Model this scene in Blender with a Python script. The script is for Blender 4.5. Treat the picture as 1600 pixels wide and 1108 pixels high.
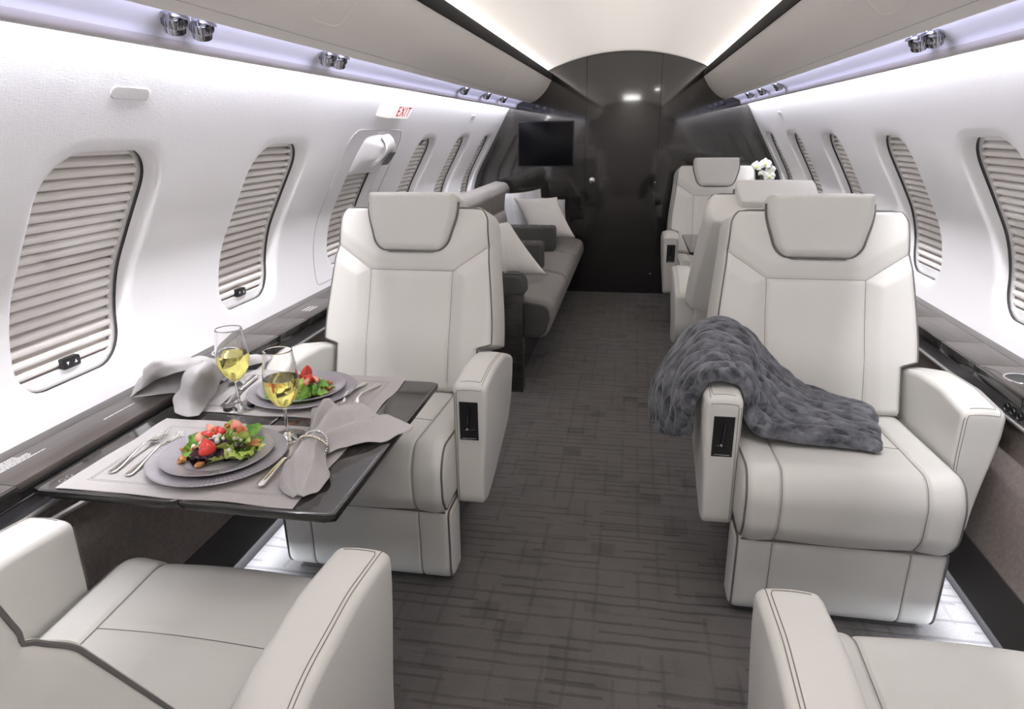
import bpy, bmesh, math, random
import numpy as np
from math import sin, cos, pi, sqrt, exp, radians, atan2
from mathutils import Vector, Matrix, noise

for _o in list(bpy.data.objects):
    bpy.data.objects.remove(_o, do_unlink=True)
SC = bpy.context.scene
COL = SC.collection

# ------------------------------------------------------------------ camera
def make_camera():
    pitch, yaw, roll = radians(18.367), radians(10.11), radians(-0.7)
    f = Vector((-sin(yaw)*cos(pitch), cos(yaw)*cos(pitch), -sin(pitch)))
    r = Vector((cos(yaw), sin(yaw), 0)); u = r.cross(f)
    r2 = cos(roll)*r + sin(roll)*u; u2 = -sin(roll)*r + cos(roll)*u
    m = Matrix(((r2.x, u2.x, -f.x, .083), (r2.y, u2.y, -f.y, 0.0), (r2.z, u2.z, -f.z, 1.25), (0, 0, 0, 1)))
    cd = bpy.data.cameras.new('camera'); co = bpy.data.objects.new('camera', cd); COL.objects.link(co)
    co.matrix_world = m; cd.sensor_width = 36; cd.lens = 36*1050/1600; cd.clip_start = .02
    SC.camera = co
make_camera()
# ------------------------------------------------------------------ world, exposure
W = bpy.data.worlds.new('world'); SC.world = W; W.use_nodes = True
W.node_tree.nodes['Background'].inputs[0].default_value = (.9, .92, 1, 1)
W.node_tree.nodes['Background'].inputs[1].default_value = .02
SC.view_settings.view_transform = 'Standard'; SC.view_settings.look = 'None'
SC.view_settings.gamma = 1; SC.view_settings.use_curve_mapping = False
SC.view_settings.exposure = 0.34
# ------------------------------------------------------------------ lights of the cabin
Y0, Y1 = -3.2, 5.4          # forward and aft ends of the cabin shell
def strip_light(name, loc, direction, length, width, power, color, spread=180):
    ld = bpy.data.lights.new(name, 'AREA'); ld.shape = 'RECTANGLE'; ld.size = length; ld.size_y = width
    ld.energy = power; ld.color = color; ld.spread = radians(spread)
    o = bpy.data.objects.new(name, ld); COL.objects.link(o)
    z = -Vector(direction).normalized(); x = Vector((0, 1, 0)); y = z.cross(x).normalized(); x = y.cross(z)
    m = Matrix((x, y, z)).transposed().to_4x4(); m.translation = Vector(loc); o.matrix_world = m
    return o
LEN = Y1 - Y0 - .06; YM = (Y0+Y1)/2
for s in (-1, 1):
    strip_light('ceiling_cove_strip', (s*.614, YM, 1.664), (-s*.88, 0, .47), LEN, .014, 88, (1, .95, .91), 44)
    strip_light('wall_wash_strip', (s*.853, YM, 1.452), (s*.74, 0, -.67), LEN, .012, 57, (.95, .95, 1))
    strip_light('service_panel_strip', (s*.728, YM, 1.4625), (s*1, 0, -.10), LEN, .008, 2.8, (.72, .72, 1), 110)
    strip_light('floor_strip', (s*.992, YM, .088), (-s*.12, 0, -1), LEN, .01, 36, (.82, .88, 1))
ZLAMP = lambda x: .341+sqrt(1.456**2-x*x)-.008
# ceiling lamps: one small spot over the right-hand seats, broad unseen ones added forward as fill
for (xx, yy, en, sz) in ((.342, 1.17, 1.6, .06), (0, -1.1, 4, .3), (0, -1.9, 12, .4), (0, -2.7, 14, .4)):
    ld = bpy.data.lights.new('ceiling_spot_and_fill', 'AREA'); ld.shape = 'DISK'; ld.size = sz; ld.energy = en; ld.color = (1, .97, .94)
    o = bpy.data.objects.new('ceiling_spot_and_fill', ld); COL.objects.link(o); o.location = (xx, yy, ZLAMP(xx))

# ================================================================== node helpers
def srgb(r, g, b):
    f = lambda c: (c/255/12.92) if c/255 <= .04045 else ((c/255+.055)/1.055)**2.4
    return (f(r), f(g), f(b), 1)
class NT:
    def __init__(s, name):
        s.m = bpy.data.materials.new(name); s.m.use_nodes = True
        s.t = s.m.node_tree; s.b = s.t.nodes['Principled BSDF']
    def n(s, typ, **kw):
        nd = s.t.nodes.new(typ)
        for k, v in kw.items():
            if k in nd.inputs: nd.inputs[k].default_value = v
            else: setattr(nd, k, v)
        return nd
    def l(s, a, b): s.t.links.new(a, b)
    def set(s, **kw):
        for k, v in kw.items():
            s.b.inputs[k.replace('_', ' ')].default_value = v
        return s
    def coord(s, scale=(1, 1, 1), kind='Object', rot=(0, 0, 0)):
        c = s.n('ShaderNodeTexCoord'); mp = s.n('ShaderNodeMapping')
        mp.inputs['Scale'].default_value = scale; mp.inputs['Rotation'].default_value = rot
        s.l(c.outputs[kind], mp.inputs['Vector']); return mp.outputs['Vector']
    def noise(s, vec, scale, detail=2, rough=.5):
        nd = s.n('ShaderNodeTexNoise'); nd.inputs['Scale'].default_value = scale
        nd.inputs['Detail'].default_value = detail; nd.inputs['Roughness'].default_value = rough
        s.l(vec, nd.inputs['Vector']); return nd.outputs['Fac']
    def ramp(s, fac, stops):
        nd = s.n('ShaderNodeValToRGB'); e = nd.color_ramp.elements
        while len(e) < len(stops): e.new(.5)
        for i, (p, c) in enumerate(stops): e[i].position = p; e[i].color = c
        s.l(fac, nd.inputs['Fac']); return nd.outputs['Color']
    def bump(s, h, strength=.2, dist=.001):
        nd = s.n('ShaderNodeBump'); nd.inputs['Strength'].default_value = strength; nd.inputs['Distance'].default_value = dist
        s.l(h, nd.inputs['Height']); s.l(nd.outputs['Normal'], s.b.inputs['Normal']); return nd
    def math(s, op, a, b=None):
        nd = s.n('ShaderNodeMath'); nd.operation = op
        for i, v in enumerate((a, b)):
            if v is None: continue
            if isinstance(v, (int, float)): nd.inputs[i].default_value = v
            else: s.l(v, nd.inputs[i])
        return nd.outputs[0]
def plain(name, col, rough=.5, metal=0, **kw):
    t = NT(name); t.set(Base_Color=col, Roughness=rough, Metallic=metal, **kw)
    v = t.coord(); h = t.noise(v, 300, 2); t.bump(h, .03, .0005); return t.m
def g4(v): return (v, v, v, 1)

def mat_leather(name, col):
    t = NT(name); t.set(Roughness=.42, Specular_IOR_Level=.4)
    v = t.coord()
    c = t.ramp(t.noise(v, 2.5, 3), [(.3, tuple(x*.97 for x in col[:3])+(1,)), (.7, col)])
    t.l(c, t.b.inputs['Base Color'])
    vo = t.n('ShaderNodeTexVoronoi'); vo.inputs['Scale'].default_value = 420; t.l(v, vo.inputs['Vector'])
    h = t.math('ADD', t.math('MULTIPLY', vo.outputs['Distance'], .3), t.math('MULTIPLY', t.noise(v, 9, 3), 2.0))
    t.bump(h, .12, .002); return t.m
LEATHER = mat_leather('ivory_leather', (.655, .643, .605, 1))
PIPING = plain('dark_grey_piping', (.13, .122, .115, 1), .55)
THREAD = plain('taupe_thread', (.20, .175, .155, 1), .8)
GAP = plain('dark_gap', (.03, .028, .027, 1), .8)

def mat_wall():
    t = NT('white_wall_fabric'); t.set(Base_Color=(.86, .85, .86, 1), Roughness=.75)
    v1 = t.coord((1, 60, 700)); v2 = t.coord((1, 700, 60))
    a = t.noise(v1, 1, 2); b = t.noise(v2, 1, 2)
    t.bump(t.math('ADD', a, b), .28, .0012); return t.m
WALL = mat_wall()
WALLP = plain('white_moulding', (.82, .81, .82, 1), .38)
CEIL = plain('ceiling_satin', (.60, .58, .56, 1), .35)
BINM = plain('beige_bin_laminate', (.86, .82, .775, 1), .45)
PSUM = plain('service_panel_white', (.74, .74, .80, 1), .4)
LIPM = plain('grey_light_lip', (.50, .47, .47, 1), .5)
BLACK = plain('satin_black', (.012, .012, .013, 1), .35)
CHROME = plain('polished_chrome', (.75, .75, .78, 1), .12, 1)
NICKEL = plain('brushed_nickel', (.62, .61, .60, 1), .28, 1)
WHITEP = plain('white_plastic', (.80, .79, .79, 1), .35)

def mat_veneer(name, c1, c2, axis, rough=.12, coat=.6, sc=(1, 1, 1), scale=1.0):
    t = NT(name); t.set(Roughness=rough, Coat_Weight=coat, Coat_Roughness=.04)
    k = {'x': (3, 60, 260), 'y': (60, 3, 60), 'xf': (3, 160, 160)}[axis]
    v = t.coord(tuple(a*scale for a in k))
    n1 = t.noise(v, 1, 5, .65); v2 = t.coord(tuple(a*scale*.22 for a in k)); n2 = t.noise(v2, 1, 3)
    f = t.math('ADD', t.math('MULTIPLY', n1, .65), t.math('MULTIPLY', n2, .35))
    c = t.ramp(f, [(.38, c1), (.62, c2)]); t.l(c, t.b.inputs['Base Color'])
    return t
def finish_veneer(t, s=.0, sc=.8):
    if s: t.bump(t.noise(t.coord(), sc, 1), s, .02)
    return t.m
BULKWOOD = finish_veneer(mat_veneer('dark_gloss_veneer', (.010, .009, .0085, 1), (.027, .024, .022, 1), 'x', .07, 1.0), .10, 1.6)
LEDGEWOOD = finish_veneer(mat_veneer('grey_brown_veneer', (.056, .048, .044, 1), (.098, .084, .076, 1), 'y', .36, 0))
TABLEWOOD = finish_veneer(mat_veneer('charcoal_gloss_veneer', (.020, .018, .0175, 1), (.052, .048, .045, 1), 'xf', .10, .5))

def mat_carpet():
    t = NT('charcoal_patterned_carpet'); t.set(Roughness=.95, Specular_IOR_Level=.1)
    v = t.coord()
    sp = t.n('ShaderNodeSeparateXYZ'); t.l(v, sp.inputs[0]); X, Y = sp.outputs[0], sp.outputs[1]
    wob = t.math('MULTIPLY', t.math('SUBTRACT', t.noise(v, 9, 1), .5), .012)
    X = t.math('ADD', X, wob); Y = t.math('ADD', Y, wob)
    def cell(a, b, seed):
        c = t.n('ShaderNodeCombineXYZ'); t.l(t.math('FLOOR', a), c.inputs[0]); t.l(t.math('FLOOR', b), c.inputs[1]); c.inputs[2].default_value = seed
        w = t.n('ShaderNodeTexWhiteNoise'); w.noise_dimensions = '3D'; t.l(c.outputs[0], w.inputs['Vector']); return w.outputs['Value']
    def dashes(P, Q, nP, nQ, seed, width, keep):
        # thin lines across P, broken into dashes of length 1/nQ along Q
        p = t.math('MULTIPLY', P, nP); r = cell(p, t.math('MULTIPLY', p, 0), seed+9)
        q = t.math('ADD', t.math('MULTIPLY', Q, nQ), t.math('MULTIPLY', r, 7))
        d = t.math('ABSOLUTE', t.math('SUBTRACT', t.math('FRACT', p), .5))
        ln = t.ramp(d, [(width*.5, g4(1)), (width, g4(0))])
        on = t.ramp(cell(p, q, seed), [(keep-.12, g4(0)), (keep+.12, g4(1))])
        return t.math('MULTIPLY', ln, on)
    H = dashes(Y, X, 27, 8, 1.0, .15, .42); H2 = dashes(Y, X, 13, 4.5, 5.0, .07, .35)
    Vv = dashes(X, Y, 17, 6, 2.0, .12, .55)
    ln = t.math('MINIMUM', t.math('ADD', t.math('ADD', H, t.math('MULTIPLY', H2, .7)), t.math('MULTIPLY', Vv, .5)), 1)
    blk = t.math('MULTIPLY', t.ramp(cell(t.math('MULTIPLY', X, 13), t.math('MULTIPLY', Y, 15), 3.0), [(.74, g4(0)), (.95, g4(1))]), t.ramp(t.noise(v, 2.6, 2), [(.42, g4(.1)), (.62, g4(1))]))
    soft = t.ramp(t.noise(v, 11, 2), [(.45, g4(0)), (.75, g4(1))])
    dark = t.math('MINIMUM', t.math('ADD', t.math('ADD', t.math('MULTIPLY', ln, .40), t.math('MULTIPLY', blk, .34)), t.math('MULTIPLY', soft, .16)), 1)
    fib = t.noise(v, 420, 2)
    base = t.ramp(fib, [(.3, (.088, .081, .078, 1)), (.7, (.165, .154, .147, 1))])
    mx = t.n('ShaderNodeMix'); mx.data_type = 'RGBA'; mx.inputs[7].default_value = (.034, .031, .030, 1)
    t.l(dark, mx.inputs[0]); t.l(base, mx.inputs[6]); t.l(mx.outputs[2], t.b.inputs['Base Color'])
    h = t.math('SUBTRACT', t.math('MULTIPLY', fib, .6), t.math('MULTIPLY', ln, .7))
    t.bump(h, .5, .003); return t.m
CARPET = mat_carpet()

def mat_tweed(name, c1, c2, sc=260):
    t = NT(name); t.set(Roughness=.95, Specular_IOR_Level=.15)
    v = t.coord((1, 1, 1), rot=(radians(45), 0, 0))
    w = t.n('ShaderNodeTexWave'); w.inputs['Scale'].default_value = sc/6; w.inputs['Distortion'].default_value = 1.5; w.inputs['Detail'].default_value = 2
    w.bands_direction = 'Z'; t.l(v, w.inputs['Vector'])
    w2 = t.n('ShaderNodeTexWave'); w2.inputs['Scale'].default_value = sc/7; w2.inputs['Distortion'].default_value = 1.5
    w2.bands_direction = 'Y'; t.l(v, w2.inputs['Vector'])
    f = t.math('ADD', t.math('MULTIPLY', w.outputs['Fac'], .5), t.math('MULTIPLY', w2.outputs['Fac'], .5))
    c = t.ramp(t.math('ADD', t.math('MULTIPLY', f, .7), t.math('MULTIPLY', t.noise(v, 90, 2), .3)), [(.3, c1), (.7, c2)])
    t.l(c, t.b.inputs['Base Color']); t.bump(f, .5, .002); return t.m
TWEED = mat_tweed('brown_tweed', (.11, .093, .084, 1), (.34, .29, .27, 1), 500)

# ================================================================== mesh helpers
class MB:
    def __init__(s): s.v = []; s.f = []; s.m = []
    def add(s, vs, fs, mi=0):
        o = len(s.v); s.v += [tuple(p) for p in vs]; s.f += [tuple(i+o for i in q) for q in fs]; s.m += [mi]*len(fs); return s
    def grid(s, P, closeu=False, closev=False, mi=0, flip=False):
        nu, nv = len(P), len(P[0]); vs = [p for r in P for p in r]; fs = []
        for i in range(nu if closeu else nu-1):
            for j in range(nv if closev else nv-1):
                a, b, c, d = i*nv+j, ((i+1) % nu)*nv+j, ((i+1) % nu)*nv+(j+1) % nv, i*nv+(j+1) % nv
                fs.append((a, d, c, b) if flip else (a, b, c, d))
        return s.add(vs, fs, mi)
    def rings(s, R, mi=0, caps=True, closed=False):
        n = len(R[0]); vs = [p for r in R for p in r]; fs = []
        m = len(R)
        for i in range(m if closed else m-1):
            for j in range(n):
                a, b = i*n+j, i*n+(j+1) % n; c, d = ((i+1) % m)*n+(j+1) % n, ((i+1) % m)*n+j
                fs.append((a, b, c, d))
        if caps and not closed:
            fs.append(tuple(reversed(range(n)))); fs.append(tuple((m-1)*n+j for j in range(n)))
        return s.add(vs, fs, mi)
    def box(s, lo, hi, bev=.0, seg=2, mi=0, mat=None):
        bm = bmesh.new(); bmesh.ops.create_cube(bm, size=1)
        for v in bm.verts:
            v.co = Vector([(lo[k]+hi[k])/2+v.co[k]*(hi[k]-lo[k]) for k in range(3)])
        if bev: bmesh.ops.bevel(bm, geom=bm.edges[:], offset=bev, segments=seg, profile=.5, affect='EDGES')
        if mat is not None: bmesh.ops.transform(bm, matrix=mat, verts=bm.verts)
        bm.verts.index_update()
        s.add([v.co[:] for v in bm.verts], [[v.index for v in f.verts] for f in bm.faces], mi); bm.free(); return s
    def tube(s, pts, r, n=8, closed=False, mi=0, caps=True):
        pts = [Vector(p) for p in pts]; m = len(pts); R = []; up = None
        for i, p in enumerate(pts):
            a = pts[(i-1) % m] if (closed or i > 0) else p; b = pts[(i+1) % m] if (closed or i < m-1) else p
            t = (b-a).normalized() if (b-a).length > 1e-9 else Vector((0, 0, 1))
            if up is None: up = t.orthogonal().normalized()
            up = (up-t*up.dot(t)); up = up.normalized() if up.length > 1e-6 else t.orthogonal().normalized()
            w = t.cross(up); rr = r[i] if isinstance(r, (list, tuple)) else r
            R.append([p+(up*cos(2*pi*k/n)+w*sin(2*pi*k/n))*rr for k in range(n)])
        return s.rings(R, mi, caps, closed)
    def lathe(s, prof, c=(0, 0, 0), n=48, mi=0, M=None):
        R = []
        for (r, z) in prof:
            ring = []
            for k in range(n):
                p = Vector((r*cos(2*pi*k/n), r*sin(2*pi*k/n), z))
                if M is not None: p = M @ p
                ring.append(p+Vector(c))
            R.append(ring)
        return s.rings(R, mi, False)
    def obj(s, name, mats, parent=None, smooth=35, loc=None):
        me = bpy.data.meshes.new(name); me.from_pydata(s.v, [], s.f)
        mats = mats if isinstance(mats, (list, tuple)) else [mats]
        for m in mats: me.materials.append(m)
        me.polygons.foreach_set('material_index', s.m)
        bm = bmesh.new(); bm.from_mesh(me); bmesh.ops.remove_doubles(bm, verts=bm.verts, dist=1e-6)
        bmesh.ops.recalc_face_normals(bm, faces=bm.faces); bm.to_mesh(me); bm.free()
        if smooth:
            me.shade_smooth()
            if smooth < 180: me.set_sharp_from_angle(angle=radians(smooth))
        o = bpy.data.objects.new(name, me); COL.objects.link(o)
        if parent: o.parent = parent
        if loc: o.location = loc
        return o
def tag(o, label=None, cat=None, group=None, kind=None):
    if label: o['label'] = label
    if cat: o['category'] = cat
    if group: o['group'] = group
    if kind: o['kind'] = kind
    return o
def empty(name, loc, label, cat, group=None, rz=0):
    o = bpy.data.objects.new(name, None); COL.objects.link(o); o.location = loc; o.rotation_euler.z = rz
    o.empty_display_size = .1
    return tag(o, label, cat, group)
def fillet(pts, rad, n=6):
    out = []; N = len(pts)
    for i, p in enumerate(pts):
        p = Vector(p); a = Vector(pts[i-1]); b = Vector(pts[(i+1) % N]); r = rad[i] if isinstance(rad, (list, tuple)) else rad
        u, v = (a-p), (b-p); lu, lv = u.length, v.length; u.normalize(); v.normalize()
        ang = u.angle(v)
        if r <= 0 or ang > pi-.03: out.append(p); continue
        d = min(r/math.tan(ang/2), lu*.48, lv*.48); rr = d*math.tan(ang/2)
        bis = (u+v).normalized(); c = p+bis*(rr/sin(ang/2))
        s0, s1 = p+u*d-c, p+v*d-c; th = s0.angle(s1)
        for k in range(n+1):
            t = k/n; q = (s0*sin((1-t)*th)+s1*sin(t*th))/sin(th) if th > 1e-4 else s0
            out.append(c+q)
    return out
def resample(poly, n):
    P = [Vector(p) for p in poly]; L = [0]
    for i in range(len(P)): L.append(L[-1]+(P[(i+1) % len(P)]-P[i]).length)
    T = L[-1]; out = []; j = 0
    for k in range(n):
        t = T*k/n
        while L[j+1] < t: j += 1
        q = (t-L[j])/max(1e-9, L[j+1]-L[j]); out.append(P[j].lerp(P[(j+1) % len(P)], q))
    return out
def pnormals(P):
    n = len(P); A = sum(P[i].x*P[(i+1) % n].y-P[(i+1) % n].x*P[i].y for i in range(n)); sg = 1 if A > 0 else -1
    out = []
    for i in range(n):
        t = P[(i+1) % n]-P[i-1]; v = Vector((t.y, -t.x))*sg; out.append(v.normalized() if v.length > 0 else v)
    return out
def loft(poly, xs, insets, mapf, mb=None, mi=0, disp=None):
    """stack copies of a closed 2D polygon along a third coordinate, inset by insets[i]."""
    mb = mb or MB(); N = pnormals(poly); R = []
    for k, x in enumerate(xs):
        R.append([mapf(x, poly[i]-N[i]*(insets[k]+(disp(x, i) if disp else 0))) for i in range(len(poly))])
    return mb.rings(R, mi)
def endround(a, b, r, mids=(), n=5):
    xs, ins = [], []
    for k in range(n+1):
        th = k/n*pi/2; xs.append(a+r*(1-cos(th))); ins.append(r*(1-sin(th)))
    for m in mids: xs.append(m); ins.append(0)
    for k in range(n, -1, -1):
        th = k/n*pi/2; xs.append(b-r*(1-cos(th))); ins.append(r*(1-sin(th)))
    return xs, ins
def rim(d, r):
    q = min(max(d/r, 0), 1); return sqrt(max(0, 1-(1-q)**2))
def smooth(a, b, x):
    t = min(max((x-a)/(b-a), 0), 1); return t*t*(3-2*t)
def cr(p0, p1, p2, p3, t):
    return .5*((2*p1)+(-p0+p2)*t+(2*p0-5*p1+4*p2-p3)*t*t+(-p0+3*p1-3*p2+p3)*t**3)
def crow(P, m, closed=False):
    n = len(P); out = []
    for i in range(n if closed else n-1):
        if closed: a, b, c, d = P[i-1], P[i], P[(i+1) % n], P[(i+2) % n]
        else: a, b, c, d = P[max(i-1, 0)], P[i], P[i+1], P[min(i+2, n-1)]
        for k in range(m): out.append(cr(a, b, c, d, k/m))
    if not closed: out.append(P[-1])
    return out
def net(ctrl, mu, mv):
    rows = [crow([Vector(p) for p in r], mv) for r in ctrl]
    cols = [crow([rows[i][j] for i in range(len(rows))], mu) for j in range(len(rows[0]))]
    return [[cols[j][i] for j in range(len(cols))] for i in range(len(cols[0]))]
def grid_normals(P):
    nu, nv = len(P), len(P[0]); N = []
    for i in range(nu):
        r = []
        for j in range(nv):
            du = P[min(i+1, nu-1)][j]-P[max(i-1, 0)][j]; dv = P[i][min(j+1, nv-1)]-P[i][max(j-1, 0)]
            n = du.cross(dv); r.append(n.normalized() if n.length > 1e-12 else Vector((0, 0, 1)))
        N.append(r)
    return N
def segdist(px, py, a, b):
    ax, ay = a; bx, by = b; dx, dy = bx-ax, by-ay; L = dx*dx+dy*dy
    t = min(max(((px-ax)*dx+(py-ay)*dy)/L, 0), 1); return sqrt((px-ax-t*dx)**2+(py-ay-t*dy)**2)

# ================================================================== cabin shell
PROF = [(1.12, .45), (1.15, .55), (1.167, .637), (1.177, .72), (1.172, .82), (1.145, .92), (1.1, 1.01), (1.045, 1.11), (.98, 1.23), (.925, 1.33), (.876, 1.42), (.835, 1.50)]
_pp = crow([Vector(p) for p in PROF], 14)
_L = [0]
for _i in range(1, len(_pp)): _L.append(_L[-1]+(_pp[_i]-_pp[_i-1]).length)
_zs = [p.y for p in _pp]
def s_of_z(z): return float(np.interp(z, _zs, _L))
def wallpt(side, y, s, off=0.0):
    """point on the side wall; s = length along the section, off > 0 = behind the wall face"""
    x = float(np.interp(s, _L, [p.x for p in _pp])); z = float(np.interp(s, _L, _zs))
    e = .004; x2 = float(np.interp(s+e, _L, [p.x for p in _pp])); z2 = float(np.interp(s+e, _L, _zs))
    x1 = float(np.interp(s-e, _L, [p.x for p in _pp])); z1 = float(np.interp(s-e, _L, _zs))
    t = Vector((x2-x1, z2-z1)).normalized(); n = Vector((t.y, -t.x))
    return Vector((side*(x+n.x*off), y, z+n.y*off))
HW = .166; SB, ST = s_of_z(.703), s_of_z(1.213); SH = (ST-SB)/2; SCn = (SB+ST)/2
def outline(n=96, grow=0.0):
    """rounded window outline (y,s) about its centre"""
    w, h = HW+grow, SH+grow
    pts = [Vector((-w, -h)), Vector((w, -h)), Vector((w, h)), Vector((-w, h))]
    f = fillet(pts, [.085+grow, .085+grow, .10+grow, .10+grow], 10)
    return resample(f, n)
WINS = {-1: [1.30, 2.045, 2.83, 3.60, 4.37, 5.12], 1: [1.32, 2.05, 2.78, 3.58, 4.36, 5.12]}
def rect_ray(dx, dy, a0, a1, b0, b1):
    t = 1e9
    if dx > 1e-9: t = min(t, a1/dx)
    if dx < -1e-9: t = min(t, a0/dx)
    if dy > 1e-9: t = min(t, b1/dy)
    if dy < -1e-9: t = min(t, b0/dy)
    return dx*t, dy*t
def build_wall(side):
    mb = MB(); S0, S1 = _L[0], _L[-1]
    cs = WINS[side]; bounds = [cs[0]-.37]+[(cs[i]+cs[i+1])/2 for i in range(len(cs)-1)]+[Y1]
    def patch(ya, yb):
        ny = max(2, int((yb-ya)/.12)); ns = 60
        mb.grid([[wallpt(side, ya+(yb-ya)*i/ny, S0+(S1-S0)*j/ns) for j in range(ns+1)] for i in range(ny+1)])
    patch(Y0, bounds[0])
    O = outline(120)
    for k, c in enumerate(cs):
        a0, a1 = bounds[k]-c, bounds[k+1]-c; b0, b1 = S0-SCn, S1-SCn
        outer = [Vector(rect_ray(p.x, p.y, a0, a1, b0, b1)) for p in O]
        # snap the nearest ray to each corner so that the patch is a true rectangle
        for cx, cy in ((a0, b0), (a1, b0), (a1, b1), (a0, b1)):
            j = min(range(len(O)), key=lambda q: (outer[q]-Vector((cx, cy))).length); outer[j] = Vector((cx, cy))
        rows = []
        flare = [(.020, 0.0), (.014, .0012), (.008, .0045), (.003, .010), (.0, .018), (-.0015, .034)]
        N = pnormals(O)
        for (g, d) in reversed(flare): rows.append([wallpt(side, c+p.x+N[i].x*g, SCn+p.y+N[i].y*g, d) for i, p in enumerate(O)])
        base = [p+N[i]*.020 for i, p in enumerate(O)]
        for q in range(1, 17):
            t = q/16; rows.append([wallpt(side, c+b.x+(o.x-b.x)*t, SCn+b.y+(o.y-b.y)*t) for b, o in zip(base, outer)])
        mb.grid(rows, closev=True)
    o = mb.obj('wall_left' if side < 0 else 'wall_right', WALL, smooth=60)
    return tag(o, kind='structure')
build_wall(-1); build_wall(1)

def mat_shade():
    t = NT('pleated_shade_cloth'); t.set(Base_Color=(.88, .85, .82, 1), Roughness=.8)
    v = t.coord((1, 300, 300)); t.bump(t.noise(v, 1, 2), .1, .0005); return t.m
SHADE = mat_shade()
PLEATSHADOW = plain('pleat_shadow_taupe', (.50, .45, .42, 1), .9)  # darker groove colour stands in for shadow between the pleats
TRACKM = plain('pale_track', (.62, .60, .58, 1), .5)
def mat_pane():
    t = NT('clear_window_pane')
    tr = t.n('ShaderNodeBsdfTransparent'); gl = t.n('ShaderNodeBsdfGlossy'); gl.inputs['Roughness'].default_value = .0
    lw = t.n('ShaderNodeLayerWeight'); lw.inputs['Blend'].default_value = .25
    mx = t.n('ShaderNodeMixShader'); t.l(t.math('ADD', t.math('MULTIPLY', lw.outputs['Fresnel'], .09), .008), mx.inputs[0]); t.l(tr.outputs[0], mx.inputs[1]); t.l(gl.outputs[0], mx.inputs[2])
    t.l(mx.outputs[0], t.t.nodes['Material Output'].inputs['Surface']); return t.m
PANE = mat_pane()
def build_window(n, side, yc, switch):
    root = bpy.data.objects.new('window_%d' % n, None); COL.objects.link(root); tag(root, kind='structure')
    ctr = wallpt(side, yc, SCn); root.location = ctr
    def P(y, s, off): return wallpt(side, yc+y, SCn+s, off)-ctr
    # black gasket round the opening
    O = outline(96); N = pnormals(O)
    mb = MB(); mb.grid([[P(p.x+N[i].x*g, p.y+N[i].y*g, d) for i, p in enumerate(O)] for g, d in ((.002, .0325), (-.003, .0335), (-.003, .0410), (.02, .0415))], closev=True)
    mb.obj('gasket', BLACK, root)
    # pale track round the shade
    mb = MB(); mb.grid([[P(p.x+N[i].x*g, p.y+N[i].y*g, d) for i, p in enumerate(O)] for g, d in ((-.0025, .0408), (-.0035, .0402), (-.0105, .0404), (-.0115, .0412), (-.0115, .0500))], closev=True)
    mb.obj('shade_track', TRACKM, root)
    # slatted pleats: pale folds, shadow between them put in as darker taupe grooves
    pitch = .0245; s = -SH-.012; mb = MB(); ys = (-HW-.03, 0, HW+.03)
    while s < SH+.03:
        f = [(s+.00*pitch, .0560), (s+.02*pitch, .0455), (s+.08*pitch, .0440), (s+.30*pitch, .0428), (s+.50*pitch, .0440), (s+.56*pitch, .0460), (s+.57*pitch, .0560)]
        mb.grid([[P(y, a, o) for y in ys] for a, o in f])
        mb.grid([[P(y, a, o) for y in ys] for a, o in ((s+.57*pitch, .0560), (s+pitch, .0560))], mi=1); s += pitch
    mb.obj('window_shade', [SHADE, PLEATSHADOW], root, smooth=40)
    # bottom rail of the shade
    mb = MB(); mb.grid([[P(y, s, o) for y in (-HW-.02, 0, HW+.02)] for s, o in ((-SH-.012, .043), (-SH+.030, .040), (-SH+.031, .05))])
    mb.obj('shade_rail', WHITEP, root)
    # clear inner pane
    mb = MB(); mb.grid([[P(p.x*t, p.y*t, .0345) for p in O] for t in (1.0, .85, .7, .55, .4, .25, .12)], closev=True); mb.add([P(p.x*.12, p.y*.12, .0345) for p in O], [tuple(range(len(O)))])
    mb.obj('pane', PANE, root)
    if switch:
        yy = {1: .005, 2: -.005}.get(abs(switch), 0); ss = -SH+.040 if switch > 0 else SH-.035
        ss2 = ss
        mb = MB(); rr = fillet([Vector((-.027, -.0125)), Vector((.027, -.0125)), Vector((.027, .0125)), Vector((-.027, .0125))], .006, 4)
        R = [[P(yy+p.x*k, ss2+p.y*k, o) for p in rr] for k, o in ((1, .045), (1, .036), (.97, .0335), (.9, .033))]
        mb.rings(R); sw = mb.obj('shade_switch', BLACK, root)
        mb = MB()
        for d, cx in ((-1, -.012), (1, .012)):
            tri = [(cx-.0045, -.004*d), (cx+.0045, -.004*d), (cx, .0045*d)]
            mb.add([P(yy+a*(-side), ss2+b, .0325) for a, b in tri], [(0, 1, 2)])
        mb.obj('arrow_marks', WHITEP, sw)
    return root
wn = 1
for side in (-1, 1):
    for k, yc in enumerate(WINS[side]):
        if side == 1 and k == 0: continue
        sw = 0
        if side == -1: sw = [1, 2, 0, -1, -1, -1][k]
        else: sw = [0, 1, 0, 0, 0, 0][k]
        build_window(wn, side, yc, sw); wn += 1

# floor, ceiling, end walls
mb = MB(); mb.grid([[(x, y, 0) for y in np.linspace(Y0, Y1, 12)] for x in (-1.13, 0, 1.13)])
tag(mb.obj('floor', CARPET), kind='structure')
RC = 1.456; ZC = 1.797-RC
cpts = [(RC*sin(a), ZC+RC*cos(a)) for a in np.linspace(-.4135, .4135, 41)]
cpts = [(-.70, 1.60), (-.68, 1.705), (-.588, 1.705)]+cpts+[(.588, 1.705), (.68, 1.705), (.70, 1.60)]
mb = MB(); mb.grid([[(x, y, z) for y in np.linspace(Y0, Y1, 8)] for x, z in cpts])
tag(mb.obj('ceiling', CEIL, smooth=50), kind='structure')

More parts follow.
